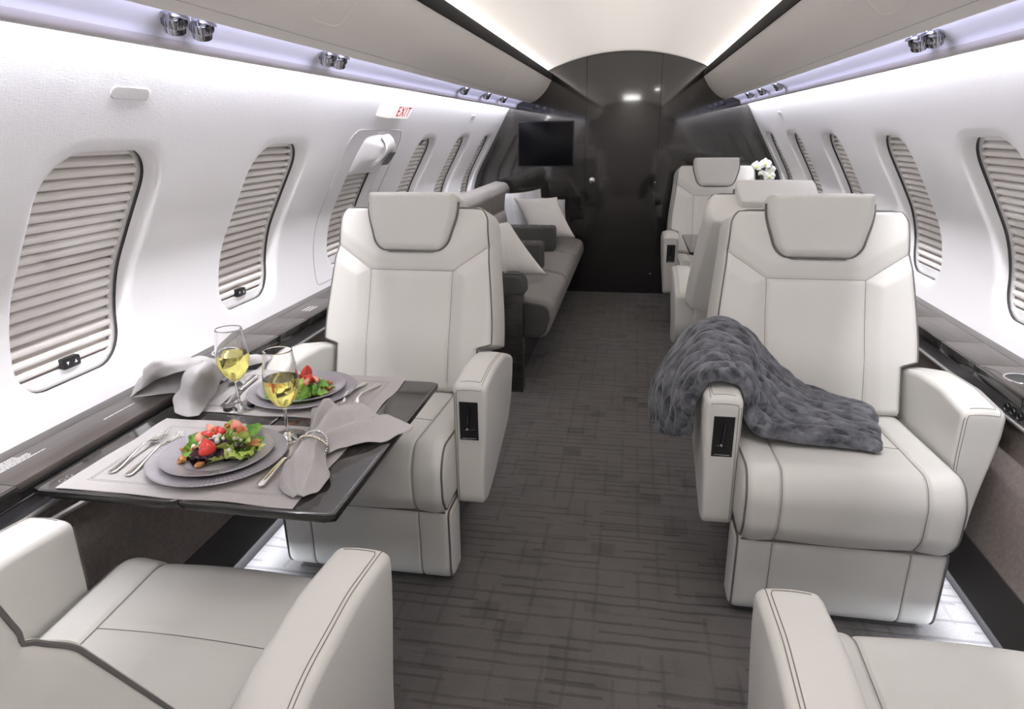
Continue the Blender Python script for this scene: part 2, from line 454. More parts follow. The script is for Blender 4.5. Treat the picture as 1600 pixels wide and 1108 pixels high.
def section_polygon(x0, x1, n=40):
    """closed polygon of the cabin section between x0 and x1 from floor to lining"""
    def top(x):
        ax = abs(x)
        if ax < .66: return ZC+sqrt(RC*RC-ax*ax)+.01
        return 1.62
    return [(x, top(x)) for x in np.linspace(x0, x1, n)]
def end_wall(y, sgn, name, x0, x1, mat, yoff=0):
    top = section_polygon(x0, x1); mb = MB(); n = len(top)
    nz = 2
    mb.grid([[(x, y, .0), (x, y, z)] for x, z in top])
    mb.grid([[(x, y+.03*sgn, .0), (x, y+.03*sgn, z)] for x, z in top])
    mb.grid([[(x0, y, 0), (x0, y, top[0][1])], [(x0, y+.03*sgn, 0), (x0, y+.03*sgn, top[0][1])]])
    mb.grid([[(x1, y, 0), (x1, y, top[-1][1])], [(x1, y+.03*sgn, 0), (x1, y+.03*sgn, top[-1][1])]])
    return mb.obj(name, mat, smooth=0)
DX0, DX1 = -.288, .254
tag(end_wall(Y1, 1, 'wall_aft_left', -1.25, DX0-.003, BULKWOOD), kind='structure')
tag(end_wall(Y1, 1, 'wall_aft_right', DX1+.003, 1.25, BULKWOOD), kind='structure')
dr = tag(end_wall(Y1+.002, 1, 'door_1', DX0, DX1, BULKWOOD), kind='structure')
mb = MB(); mb.box((DX0-.02, Y1+.02, 0), (DX0+.02, Y1+.05, 1.78)); mb.box((DX1-.02, Y1+.02, 0), (DX1+.02, Y1+.05, 1.78))
tag(mb.obj('trim_1', BLACK), kind='structure')
M90 = Matrix.Rotation(radians(90), 3, 'X')
mb = MB(); mb.lathe([(0, .014), (.010, .014), (.015, .011), (.017, .006), (.018, 0), (.022, -.001), (.023, -.004)], (-.233, Y1-.002, .882), 24, 0, M90)
mb.obj('door_knob', CHROME, dr)
for z in (.867, .158):
    mb = MB(); mb.box((.240, Y1-.004, z-.006), (.252, Y1+.004, z+.006), .002); mb.obj('door_catch', CHROME, dr)
tag(end_wall(Y0, -1, 'wall_forward', -1.25, 1.25, plain('forward_partition', (.25, .23, .22, 1), .4)), kind='structure')

# television
tv = empty('television', (-.594, Y1, 1.155), 'black flat television screen set in the dark bulkhead above the sofa', 'television')
mb = MB(); mb.box((-.218, -.014, -.168), (.218, .006, .168), .003); mb.obj('frame', BLACK, tv)
t = NT('black_glass'); t.set(Base_Color=(.004, .004, .006, 1), Roughness=.25, Specular_IOR_Level=.15)
mb = MB(); mb.box((-.208, -.0165, -.158), (.208, -.013, .158), .001); mb.obj('screen', t.m, tv)

# ------------------------------------------------------------------ overhead bins
VCHROME = plain('smoky_chrome', (.42, .42, .46, 1), .14, 1)
def bin_side(s):
    side = 'left' if s < 0 else 'right'
    root = empty('overhead_bin', (s*.65, YM, 1.45), 'long beige overhead bin running along the %s side of the cabin' % side, 'overhead bin')
    def strip(name, pts, mat, par, n=2, sm=50, y0=Y0, y1=Y1):
        mb = MB(); mb.grid([[(s*x-s*.65, y-YM, z-1.45) for y in np.linspace(y0, y1, n)] for x, z in pts]); return mb.obj(name, mat, par, smooth=sm)
    face = [(.552, 1.617)]+[tuple(p) for p in crow([Vector(p) for p in [(.552, 1.612), (.568, 1.582), (.592, 1.545), (.625, 1.508), (.668, 1.473), (.712, 1.4535)]], 5)]+[(.716, 1.4525), (.720, 1.454), (.722, 1.459), (.721, 1.4605)]
    fp = strip('face_panel', face, BINM, root)
    # thin seam near the lower edge and flush latch plates
    def fpt(t, y, off=.0006):
        P = [Vector(p) for p in face[1:-4]]; L = len(P)-1; q = t*L; i = min(int(q), L-1); p = P[i].lerp(P[i+1], q-i)
        d = (P[i+1]-P[i]).normalized(); n = Vector((-abs(d.y), -abs(d.x)))
        p = p+n*off; return Vector((s*p.x-s*.65, y-YM, p.y-1.45))
    mb = MB(); mb.tube([fpt(.86, y) for y in (Y0, YM, Y1)], .0008, 5)
    mb.obj('seam', LIPM, fp)
    for yc, w, ta, tb in ((1.62 if s < 0 else 1.78, .19, .12, .68), (3.75, .10, .2, .6), (4.7, .10, .2, .6)):
        rr = resample(fillet([Vector((-w/2, ta)), Vector((w/2, ta)), Vector((w/2*.8, tb)), Vector((-w/2*.8, tb))], [.02, .02, .05, .05], 5), 60)
        mb = MB(); mb.tube([fpt(p.y, yc+p.x) for p in rr], .0009, 5, closed=True); mb.obj('latch_outline', BINM, fp)
    strip('dark_valance', [(.566, 1.610), (.548, 1.611), (.5475, 1.615), (.5555, 1.662), (.558, 1.6655), (.562, 1.6655), (.562, 1.645)], plain('dark_valance_satin', (.004, .0037, .0035, 1), .7, Specular_IOR_Level=.12), root, sm=30)
    strip('bin_top', [(.562, 1.645), (.66, 1.645), (.69, 1.56)], BINM, root)
    strip('service_panel', [(.721, 1.4605), (.7205, 1.481)]+[tuple(p) for p in crow([Vector(p) for p in [(.7205, 1.481), (.762, 1.4685), (.795, 1.4555), (.816, 1.443), (.822, 1.430)]], 5)], PSUM, root)
    strip('light_lip', [(.822, 1.430), (.822, 1.4215), (.826, 1.4155), (.833, 1.4125), (.843, 1.4125), (.849, 1.416), (.850, 1.423), (.838, 1.43), (.834, 1.475), (.845, 1.50)], LIPM, root)
    # air vents, in pairs
    ys = {-1: [1.255, 1.340, 1.925, 2.005, 3.55, 4.10, 4.62], 1: [1.905, 2.000, 3.80, 4.26, 4.70]}[s]
    for y in ys:
        px, pz = .772, 1.470
        if y > 3: px = .775
        tilt = Matrix.Rotation(s*radians(-22), 3, 'Y') @ Matrix.Rotation(radians(28), 3, 'X') @ (Matrix.Identity(3)*1.3)
        mb = MB()
        mb.lathe([(.0, -.001), (.022, -.001), (.024, -.003), (.0245, -.006)], (s*(px-.65), y-YM, pz-1.45), 28, 0, Matrix.Rotation(s*radians(-18), 3, 'Y') @ (Matrix.Identity(3)*1.3))
        v = mb.obj('air_vent', VCHROME, root)
        mb = MB(); n = 28; prof = [(.020, .002), (.020, -.008), (.0205, -.009)]
        mb.lathe([(.014, .004), (.016, -.004), (.0175, -.006), (.0175, -.019), (.0165, -.0205), (.0155, -.0205), (.0155, -.022), (.0145, -.030), (.012, -.031), (.010, -.028), (.0, -.026)], (s*(px-.65), y-YM, pz-1.45), 28, 0, tilt)
        for k in range(20):
            a = 2*pi*k/20
            p0 = tilt @ Vector((.0178*cos(a), .0178*sin(a), -.008)); p1 = tilt @ Vector((.0178*cos(a), .0178*sin(a), -.018))
            c = Vector((s*(px-.65), y-YM, pz-1.45)); mb.tube([c+p0, c+p1], .0009, 5)
        mb.obj('nozzle', VCHROME, v)
    mb = MB(); yy = 2.95 if s < 0 else 2.75
    mb.box((.005, -.03, -.001), (.03, .03, .001), .0008)
    o = mb.obj('call_light_cover', WHITEP, root); o.location = (s*(.772-.65)-s*.0, yy-YM, 1.4655-1.45)
    o.rotation_euler.y = s*radians(20); 
    if s < 0: o.scale.x = -1
    return root
bin_side(-1); bin_side(1)

# ------------------------------------------------------------------ side ledges and lower side panels
def ledge(s):
    side = 'left' if s < 0 else 'right'
    X0 = 1.1
    root = empty('side_ledge', (s*X0, YM, .60), 'grey-brown veneered ledge with cup holder along the %s side wall' % side, 'ledge')
    def pt(x, y, z): return (s*x-s*X0, y-YM, z-.60)
    def sbox(mb, x0, x1, y0, y1, z0, z1, bev=0, mi=0):
        a, b = sorted((s*x0-s*X0, s*x1-s*X0)); mb.box((a, y0-YM, z0-.60), (b, y1-YM, z1-.60), bev, 2, mi)
    ycuts = {-1: [Y0, .2, .93, 1.67, 1.908, 2.112, 2.41, 3.17], 1: [Y0, .2, 1.0, 1.66, 1.905, 2.12, 2.41, 3.3, 4.2, Y1]}[s]
    for i in range(len(ycuts)-1):
        mb = MB(); sbox(mb, 1.0225, 1.132, ycuts[i]+.001, ycuts[i+1]-.001, .622, .637, .0012); mb.obj('top_panel', LEDGEWOOD, root)
    mb = MB(); sbox(mb, 1.134, 1.172, Y0, ycuts[-1], .622, .6365, .001); mb.obj('back_rail', LEDGEWOOD, root)
    mb = MB(); sbox(mb, 1.018, 1.15, Y0, ycuts[-1], .600, .6215); mb.obj('core', BLACK, root)
    # front fascia segments
    fw = plain('dark_fascia', (.020, .018, .017, 1), .15)
    for i in range(len(ycuts)-1):
        if s < 0 and i in (2,): continue
        mb = MB(); sbox(mb, 1.014, 1.0222, ycuts[i]+.001, ycuts[i+1]-.001, .607, .6365, .002); mb.obj('fascia', fw, root)
    mb = MB(); sbox(mb, 1.016, 1.0195, Y0, ycuts[-1], .6035, .6055); mb.obj('bright_strip', plain('dull_strip_%s' % side, (.22, .21, .21, 1), .4, .6), root)
    mb = MB(); sbox(mb, 1.020, 1.06, Y0, ycuts[-1], .572, .603); mb.obj('outlet_strip', plain('grey_outlet_strip_%s' % side, (.12, .12, .13, 1), .35, .3), root)
    mb = MB(); sbox(mb, 1.012, 1.05, Y0, ycuts[-1], .563, .570, .002); mb.obj('edge_trim', plain('pale_trim_%s' % side, (.24, .23, .22, 1), .5), root)
    # cup holder
    cy, cx = (1.725, 1.087) if s < 0 else (1.80, 1.079)
    mb = MB(); c = pt(cx, cy, .637)
    mb.lathe([(.036, -.010), (.036, .0012), (.037, .0022), (.041, .0022), (.0425, .0003)], c, 40)
    cu = mb.obj('cup_holder', CHROME, root)
    mb = MB(); mb.lathe([(.0362, .0008), (.034, .0006), (.0, .0006)], c, 40); mb.obj('cup_well', BLACK, cu)
    if s > 0:
        # recess and round connector jacks on the outlet strip
        mb = MB(); rr = fillet([Vector((1.026, 1.45)), Vector((1.036, 1.45)), Vector((1.045, 1.60)), Vector((1.045, 1.86)), Vector((1.030, 1.885)), Vector((1.026, 1.885))], .006, 4)
        mb.tube([pt(p.x, p.y, .6375) for p in rr], .0012, 6, closed=True); mb.obj('lid_outline', LEDGEWOOD, root)
        MX = Matrix.Rotation(radians(-90), 3, 'Y')
        for y in (1.725, 1.695, 1.665, 1.635):
            mb = MB(); mb.lathe([(0, .003), (.006, .003), (.007, .005), (.0105, .005), (.0115, .002), (.012, 0)], pt(1.020, y, .588), 20, 0, MX); mb.obj('jack', BLACK, root)
    else:
        mb = MB(); mb.lathe([(0, .003), (.006, .003), (.007, .005), (.0105, .005), (.0115, .002), (.012, 0)], pt(1.020, .862, .588), 20, 0, Matrix.Rotation(radians(90), 3, 'Y')); mb.obj('jack', BLACK, root)
        # white instruction lettering (too fine to read)
        rnd = random.Random(4); mb = MB()
        def textline(x, y0, y1, h):
            y = y0
            while y < y1:
                w = rnd.uniform(.002, .0045)
                q = [pt(x-h/2, y, .6374), pt(x+h/2, y, .6374), pt(x+h/2, min(y+w, y1), .6374), pt(x-h/2, min(y+w, y1), .6374)]
                mb.add(q, [(0, 1, 2, 3)]); y += w+rnd.choice((.0007, .0007, .0018))
        for k, (a, b) in enumerate(((.93, 1.075), (.90, 1.045), (.90, 1.05), (.90, 1.05), (.90, 1.03), (.90, 1.03), (.90, 1.0))):
            textline(1.094+.0062*k, a, b, .0032)
        mb.obj('lettering', WHITEP, root)
        mb = MB(); textline(1.082, 1.225, 1.325, .0035); mb.obj('lettering', WHITEP, root)
        mb = MB()
        for x in (1.06, 1.073, 1.086):
            mb.box(pt(x+.004, 2.21, .6368), pt(x, 2.28, .6374)) if s > 0 else mb.box(pt(x+.004, 2.21, .6368), pt(x, 2.28, .6374))
        mb.obj('lettering', WHITEP, root)
    return root
ledge(-1); ledge(1)
for s in (-1, 1):
    nm = 'left' if s < 0 else 'right'
    mb = MB(); pr = [(1.045, .563), (1.036, .55), (1.010, .30), (.996, .235), (.993, .225)]
    mb.grid([[(s*x, y, z) for y in np.linspace(Y0, Y1, 20)] for x, z in pr])
    tag(mb.obj('baseboard_%s_upper' % nm, TWEED, smooth=60), kind='structure')
    mb = MB(); pr = [(.993, .225), (.990, .224), (.972, .105), (.975, .098), (1.01, .098), (1.02, .05), (1.03, 0.001)]
    mb.grid([[(s*x, y, z) for y in np.linspace(Y0, Y1, 3)] for x, z in pr])
    tag(mb.obj('baseboard_%s' % nm, plain('dark_kick_panel_%s' % nm, (.030, .026, .025, 1), .8), smooth=30), kind='structure')

# small covers, exit sign and emergency exit hatch on the left wall
PLATEM = plain('pale_grey_plate', (.62, .61, .60, 1), .45)
def wall_patch(name, side, yc, zc, w, h, rad, label, cat, off=-.0012):
    sc = s_of_z(zc); O = resample(fillet([Vector((-w, -h)), Vector((w, -h)), Vector((w, h)), Vector((-w, h))], rad, 6), 64)
    ctr = wallpt(side, yc, sc); mb = MB()
    R = [[wallpt(side, yc+p.x*k, sc+p.y*k, o)-ctr for p in O] for k, o in ((1.0, .001), (1.0, off*.6), (.97, off), (.90, off), (.5, off))]
    mb.rings(R); o = mb.obj(name, PLATEM, loc=ctr); return tag(o, label, cat)
wall_patch('cover_plate', -1, 1.30, 1.332, .056, .0125, .011, 'small white oblong cover plate high on the left wall, nearest one', 'cover')
wall_patch('cover_plate', -1, 4.35, 1.338, .045, .011, .009, 'tiny white cover plate high on the left wall near the bulkhead', 'cover')
wall_patch('cover_plate', 1, 4.45, 1.333, .045, .011, .009, 'tiny white cover plate high on the right wall near the bulkhead', 'cover')
def exit_hatch():
    side = -1; yc = 2.82
    sA, sB = s_of_z(.66), s_of_z(1.262); ctr = wallpt(side, yc, (sA+sB)/2)
    root = empty('exit_hatch', ctr, 'white emergency exit panel with release handle around the third left window', 'hatch')
    O = fillet([Vector((-.30, sA)), Vector((.30, sA)), Vector((.30, sB)), Vector((-.30, sB))], [.02, .02, .075, .075], 8)
    O = resample(O, 220); mb = MB(); mb.tube([wallpt(side, yc+p.x, p.y, -.0004)-ctr for p in O], .0013, 5, closed=True)
    mb.obj('hatch_seam', plain('seam_grey', (.30, .29, .29, 1), .7), root)
    # moulded housing that covers the top of the window
    s0, s1 = s_of_z(1.085), s_of_z(1.245)
    rows = []
    for i in range(25):
        t = i/24; s = s0+(s1-s0)*t; r = []
        w = .185 if t < .3 else .185-.03*smooth(.3, 1, t)
        for j in range(25):
            u = -1+2*j/24; e = (1-abs(u)**4)*smooth(-.02, .12, t)*smooth(1.03, .80, t)
            b = .012+.030*exp(-((u+.05)/.42)**2)*smooth(.1, .55, t)
            r.append(wallpt(side, yc+u*w, s, -b*e+.004*(1-e))-ctr)
        rows.append(r)
    mb = MB(); mb.grid(rows)
    lo = [wallpt(side, yc-.185+.37*j/24, s0, .045)-ctr for j in range(25)]; mb.grid([rows[0], lo])
    h = mb.obj('handle_housing', WHITEP, root, smooth=80)
    # the pull handle: a grip bar with a dark recess under it
    sh = s_of_z(1.17); sh2 = s_of_z(1.235)
    gl = [wallpt(side, yc+.03, s_of_z(z), -o)-ctr for z, o in ((1.13, .03), (1.16, .052), (1.19, .060), (1.215, .058), (1.236, .040), (1.245, .018))]
    mb = MB()
    R = []
    for p in crow(gl, 5):
        R.append([p+Vector((.010*cos(a), .052*np.sign(cos(a*1))*0+.052*sin(a), .010*cos(a)))for a in np.linspace(0, 2*pi, 24, endpoint=False)])
    mb.rings(R); mb.obj('release_handle', WHITEP, root, smooth=60)
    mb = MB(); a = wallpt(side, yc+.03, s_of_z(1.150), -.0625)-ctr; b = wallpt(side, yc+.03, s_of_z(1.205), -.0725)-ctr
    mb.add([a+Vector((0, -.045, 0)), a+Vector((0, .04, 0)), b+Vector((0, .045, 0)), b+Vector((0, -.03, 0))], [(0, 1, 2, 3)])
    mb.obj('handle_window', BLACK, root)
exit_hatch()
def exit_sign():
    side = -1; yc = 2.85; ctr = wallpt(side, yc, s_of_z(1.355))
    root = empty('exit_sign', ctr, 'white illuminated sign reading EXIT in red above the emergency exit window', 'sign')
    t = NT('lit_sign_white'); t.set(Base_Color=(.9, .86, .86, 1), Roughness=.4, Emission_Color=(1, .93, .94, 1), Emission_Strength=.55)
    zb, zt = 1.318, 1.40; mb = MB(); n = 20
    # lens: a bulged face standing proud of the wall, square at the aft end
    rows = []
    for z, dep in ((zb, .020), (zb+.006, .026), (zb+.03, .028), (zt, .028)):
        r = []
        for i in range(n+1):
            y = -.16+.32*i/n; k = min(1, sqrt(max(0, 1-((.0-(y+.0))/.165)**2))*1.25) if y < 0.02 else 1
            p = wallpt(side, yc+y, s_of_z(z), -(dep*k))-ctr; r.append(p)
        rows.append(r)
    mb.grid(rows)
    mb.grid([[wallpt(side, yc-.16+.32*i/n, s_of_z(zb), .002)-ctr for i in range(n+1)], rows[0]])
    mb.grid([[wallpt(side, yc-.16+.32*i/n, s_of_z(zt), .002)-ctr for i in range(n+1)], rows[-1]])
    mb.grid([[wallpt(side, yc+.16, s_of_z(z), .002)-ctr for z in (zb, zb+.006, zb+.03, zt)], [r[-1] for r in rows]])
    mb.obj('sign_lens', t.m, root, smooth=40)
    cu = bpy.data.curves.new('exit_letters', 'FONT'); cu.body = 'EXIT'; cu.size = .062; cu.align_x = 'CENTER'; cu.extrude = .0006; cu.space_character = 1.18
    to = bpy.data.objects.new('tmp', cu); COL.objects.link(to); bpy.context.view_layer.update()
    me = bpy.data.meshes.new_from_object(to.evaluated_get(bpy.context.evaluated_depsgraph_get())); bpy.data.objects.remove(to)
    me.name = 'exit_letters'
    a = wallpt(side, yc, s_of_z(zb+.008), -.0275); b = wallpt(side, yc, s_of_z(zb+.05), -.0285)
    upv = (b-a).normalized(); rt = Vector((0, 1, 0)); nn = rt.cross(upv).normalized()
    M = Matrix((rt, upv, nn)).transposed()
    red = NT('red_letters'); red.set(Base_Color=(.75, .02, .03, 1), Roughness=.5)
    for v in me.vertices:
        q = M @ Vector((v.co.x*1.15, v.co.y, v.co.z)); v.co = a-ctr+q+rt*.062+nn*.0012+upv*.004
    me.materials.clear(); me.materials.append(red.m)
    o = bpy.data.objects.new('exit_letters', me); COL.objects.link(o); o.parent = root
exit_sign()

# ================================================================== armchairs
def chair_meshes(aisle):
    """aisle = -1 or +1: the local x side (chair faces -Y) that carries the control panel. returns template parts"""
    parts = {}
    # ---- base skirt
    poly = resample(fillet([Vector((-.252, .012)), Vector((-.256, .248)), Vector((-.13, .248)), Vector((-.14, .012))], [.045, .02, .02, .02], 5), 90)
    gx = (-.165, .165)
    def groove(x, dep=.003, sg=.0035):
        return dep*sum(exp(-((x-g)/sg)**2) for g in gx)
    def xs_with(a, b, r):
        mids = sorted(set([round(v, 5) for g in gx for v in np.linspace(g-.012, g+.012, 13)]+[round(v, 5) for v in np.linspace(a+r+.01, b-r-.01, 12)]))
        return endround(a, b, r, mids)
    xs, ins = xs_with(-.256, .256, .022)
    mb = loft(poly, xs, ins, lambda x, p: Vector((x, p.x, p.y)), disp=lambda x, i: groove(x))
    N = pnormals(poly)
    sel = [i for i in range(len(poly)) if N[i].x < -.5 or (N[i].y < -.6 and poly[i].x < -.2)]
    for g in gx:
        seq = sorted([poly[i]-N[i]*.0018 for i in range(len(poly)) if N[i].x < -.7], key=lambda p: p.y)
        mb.tube([(g, p.x, p.y) for p in seq], .0009, 5, mi=1)
    parts['base_skirt'] = (mb, [LEATHER, THREAD])
    for sx in (-1, 1):
        pp = MB()
        seq = [(sx*.2505, p.x-N[i].x*.0045, p.y-N[i].y*.0045) for i, p in enumerate(poly)]
        pp.tube(seq, .0028, 7, closed=True)
        parts['skirt_piping%d' % sx] = (pp, [PIPING])
    # ---- pedestal and plinth
    mb = MB(); mb.box((-.19, -.17, 0.0), (.19, .24, .05), .008); mb.box((-.20, -.16, .04), (.20, .18, .258), .01)
    parts['pedestal'] = (mb, [plain('pedestal_grey', (.06, .058, .058, 1), .5)])
    # ---- seat cushion
    pts = [(-.262, .252), (-.292, .30), (-.296, .395), (-.258, .455), (.02, .438), (.235, .425), (.235, .262)]
    base = fillet([Vector(p) for p in pts], [.02, .06, .085, .09, .3, .03, .03], 9)
    P = resample(base, 170); N = pnormals(P)
    def disp(x, i):
        p = P[i]; d = 0; ax = abs(x)
        top = N[i].y > .3 or N[i].x < -.3
        if top:
            d += groove(x, .0045, .0045)
            if ax < .165 and N[i].y > .8:
                d += .0035*exp(-((p.x+.075)/.005)**2)*smooth(.168, .158, ax)
            # gentle crown of the centre panel, side bolsters slightly higher
            if ax < .16: d -= .006*(1-(ax/.16)**2)
            elif ax > .17: d -= .007*sin(pi*min(1, (ax-.165)/.09))
        return d
    xs, ins = xs_with(-.256, .256, .028)
    mb = loft(P, xs, ins, lambda x, p: Vector((x, p.x, p.y)), disp=disp)
    for g in gx:
        seq = [(g, P[i].x-N[i].x*.0028, P[i].y-N[i].y*.0028) for i in range(len(P)) if (N[i].y > .2 or N[i].x < -.2) and not (P[i].x > .2)]
        seq.sort(key=lambda q: (q[1] if q[2] > .40 else -1+q[2]))
        lo = sorted([q for q in seq if q[2] <= .38], key=lambda q: q[2]); hi = sorted([q for q in seq if q[2] > .38], key=lambda q: q[1])
        mb.tube(lo+hi, .0007, 5, mi=1)
    tz = [P[i] for i in range(len(P)) if N[i].y > .8]; tz.sort(key=lambda p: abs(p.x+.075)); z0 = tz[0].y
    mb.tube([(x, -.075, z0-.0015+.006*(1-(x/.16)**2)) for x in np.linspace(-.163, .163, 20)], .0007, 5, mi=1)
    parts['seat_cushion'] = (mb, [LEATHER, THREAD])
    for sx in (-1, 1):
        pp = MB(); pp.tube([(sx*.2475, p.x-N[i].x*.0055, p.y-N[i].y*.0055) for i, p in enumerate(P)], .0030, 7, closed=True)
        parts['seat_piping%d' % sx] = (pp, [PIPING])
    pp = MB(); pp.tube([(x, -.262, .2505) for x in np.linspace(-.245, .245, 12)], .0030, 7)
    parts['seat_piping'] = (pp, [PIPING])
    # ---- armrests
    for sgn in (-1, 1):
        isa = sgn == aisle
        if isa:
            pts = [(-.168, .226), (-.168, .598), (-.03, .612), (.12, .600), (.262, .548), (.268, .40), (.235, .325), (.02, .240), (-.10, .212)]
            rad = [.035, .02, .25, .25, .03, .05, .06, .2, .1]
        else:
            pts = [(-.168, .255), (-.168, .598), (-.03, .610), (.12, .600), (.268, .560), (.275, .38), (.235, .320), (.02, .262), (-.10, .240)]
            rad = [.035, .02, .25, .25, .03, .05, .06, .2, .1]
        A = resample(fillet([Vector(p) for p in pts], rad, 8), 150); NA = pnormals(A)
        xi, xo = .253, (.350 if isa else .366)
        xs, ins = endround(xi, xo, .014, np.linspace(xi+.02, xo-.02, 5))
        def mp(x, p, isa=isa, sgn=sgn):
            t = (x-xi)/(xo-xi)
            if isa:
                k = 1-.16*smooth(.58, .24, p.y)
                xx = xi+(xo-xi)*(t*k+.0)
            else:
                sh = .0*p.y; k = 1-.45*smooth(.56, .25, p.y); xx = xi+.012*smooth(.5, .25, p.y)+(xo-.012-xi)*t*k
            # soft crown across the arm top
            z = p.y - (.006*(2*t-1)**2 if p.y > .53 else 0)
            return Vector((sgn*xx, p.x, z))
        mb = loft(A, xs, ins, mp)
        def on(t, i, lift=.0004):
            x = xi+(xo-xi)*t; return mp(x, A[i]+NA[i]*lift)
        top = [i for i in range(len(A)) if NA[i].y > .72]; top.sort(key=lambda i: -A[i].x)
        front = [i for i in range(len(A)) if NA[i].x < -.9 and A[i].y < .59]; front.sort(key=lambda i: -A[i].y)
        for to, ti, dz in ((.86, .12, 0), (.80, .18, 1)):
            seq = [on(to, i) for i in top[dz*2:]]
            k = top[-1] if dz == 0 else top[-2]
            fi = front[0+0] if dz == 0 else top[-1]
            seq = [on(to, i) for i in (top if dz == 0 else top[:-2])]
            seq += [on(to+(ti-to)*q, fi if dz == 0 else k) for q in np.linspace(0.05, .95, 6)]
            seq += [on(ti if dz == 0 else .05, i) for i in front[1:]]
            mb.tube(seq, .0008, 5, mi=1)
        nm = 'armrest_aisle' if isa else 'armrest_wall'
        parts[nm] = (mb, [LEATHER, THREAD])
        if isa:
            cx = sgn*(xi+.045); z0, z1 = .432, .546; yf = -.168
            mb = MB(); w = .0265
            mb.box((cx-w, yf-.0015, z0), (cx+w, yf+.002, z0+.007), .001); mb.box((cx-w, yf-.0015, z1-.004), (cx+w, yf+.002, z1), .001)
            mb.box((cx-w, yf-.0015, z0), (cx-w+.004, yf+.002, z1), .001); mb.box((cx+w-.004, yf-.0015, z0), (cx+w, yf+.002, z1), .001)
            mb.box((cx-w+.002, yf-.0006, z0+.002), (cx+w-.002, yf+.003, z1-.002))
            parts['control_panel'] = (mb, [BLACK])
            mb = MB(); mb.tube([(cx-.004, yf-.002, z0+.034), (cx-.001, yf-.006, z0+.06), (cx+.003, yf-.004, z0+.10)], [.0035, .0028, .0035], 8)
            mb.box((cx-.018, yf-.004, z0+.029), (cx+.018, yf-.0005, z0+.0335), .001)
            parts['lever'] = (mb, [plain('dark_chrome', (.12, .12, .13, 1), .2, 1)])
            mb = MB(); mb.box((cx-.007, yf-.007, z0+.031), (cx-.0005, yf-.002, z0+.038), .0015); mb.box((cx-.02, yf-.003, z0+.004), (cx+.02, yf-.001, z0+.0065), .0005)
            parts['lever_tip'] = (mb, [CHROME])
        else:
            mb = MB(); mb.box((sgn*.354-.004, -.10, .40), (sgn*.354+.004, -.02, .495), .002)
            if sgn: pass
            parts['arm_plate'] = (mb, [BLACK])
    # ---- backrest in its own plane: x across, y depth (front = -y), z up the back
    V0, V1 = -.03, .592
    def wb(v):
        w = .252+.046*smooth(.118, .138, v)
        if v > .138: w = .298-.036*smooth(.15, .62, v)**.9
        rc = .055; dv = V1-v
        if dv < rc: w -= rc-sqrt(max(0, rc*rc-(rc-dv)**2))
        return w
    segs = [((-.142, -.05), (-.142, .375)), ((.142, -.05), (.142, .375)), ((-.142, .375), (.142, .375)), ((-.142, .375), (-.29, .478)), ((.142, .375), (.29, .478))]
    nu, nv = 150, 150
    vs = [V0+(V1-V0)*(.5-.5*cos(pi*(i/nv)))*.35+(V1-V0)*(i/nv)*.65 for i in range(nv+1)]
    F, B = [], []
    def front(x, v, w):
        d = min(w-abs(x), v-V0, V1-v); e = rim(d, .024)
        f = .038
        g = min(segdist(x, v, a, b) for a, b in segs)
        gr = .0045*exp(-(g/.005)**2)
        # quilting: side bolsters stand forward, centre panel slightly crowned
        if v < .375+(max(0, abs(x)-.142))*.70:
            if abs(x) < .142: f += .004*(1-(x/.142)**2)*min(1, g/.03)
            else: f += .016*smooth(0, .05, g)
        else: f += .010*smooth(0, .05, g)
        f += .012*exp(-((v-.12)/.09)**2)*(1-(x/.3)**2)   # lumbar
        return -(f*e-gr*(e > .6))
    def backf(x, v, w):
        d = min(w-abs(x), v-V0, V1-v); return .140*rim(d, .028)+.012*(1-(x/.3)**2)*smooth(0, .05, d)
    for v in vs:
        w = wb(v); fr, br = [], []
        for j in range(nu+1):
            u = -1+2*j/nu; u = .72*u+.28*sin(u*pi/2); x = u*w
            fr.append((x, front(x, v, w), v)); yb = backf(x, v, w) if 0 < j < nu else fr[-1][1]; br.append((x*(1+.014/w*min(1, max(0, yb)/.06)), yb, v))
        F.append(fr); B.append(br)
    mb = MB(); mb.grid(F); mb.grid(B, flip=True)
    mb.grid([F[0], B[0]]); mb.grid([F[-1], B[-1]])
    for a, b in segs:
        seq = []
        for q in np.linspace(0, 1, 24):
            x, v = a[0]+(b[0]-a[0])*q, a[1]+(b[1]-a[1])*q
            if v < V0+.02 or abs(x) > wb(v)-.012: continue
            seq.append((x, front(x, v, wb(v))-.0008, v))
        mb.tube(seq, .0007, 5, mi=1)
    # stitching round the rear shell
    seq = [(sx, .0, v) for sx in ()]
    for sx in (-1, 1):
        s2 = [(sx*(wb(v)-.013), backf(wb(v)-.013, v, wb(v))+.0003, v) for v in np.linspace(.16, V1-.03, 40)]
        mb.tube(s2, .0008, 5, mi=1)
    parts['backrest'] = (mb, [LEATHER, THREAD])
    pp = MB(); seq = []
    vv = [v for v in vs if V0+.006 < v < V1-.012]
    for v in vv: seq.append((wb(v)-.011, front(wb(v)-.011, v, wb(v))-.001, v))
    wt = wb(V1)
    for x in np.linspace(wt-.004, -wt+.004, 30): seq.append((x, front(x, V1-.011, wt+.02)-.001, V1-.009))
    for v in reversed(vv): seq.append((-wb(v)+.011, front(wb(v)-.011, v, wb(v))-.001, v))
    pp.tube(seq, .0028, 7)
    parts['back_piping'] = (pp, [PIPING])
    # ---- headrest
    H0, H1 = .437, .630
    def hw(v):
        t = (v-H0)/(H1-H0); w = .122+.030*smooth(0, .75, t)
        rc = .045; dv = v-H0
        if dv < rc: w -= rc-sqrt(max(0, rc*rc-(rc-dv)**2))
        rc = .014; dv = H1-v
        if dv < rc: w -= rc-sqrt(max(0, rc*rc-(rc-dv)**2))
        return w
    nu, nv = 60, 60; F, B = [], []
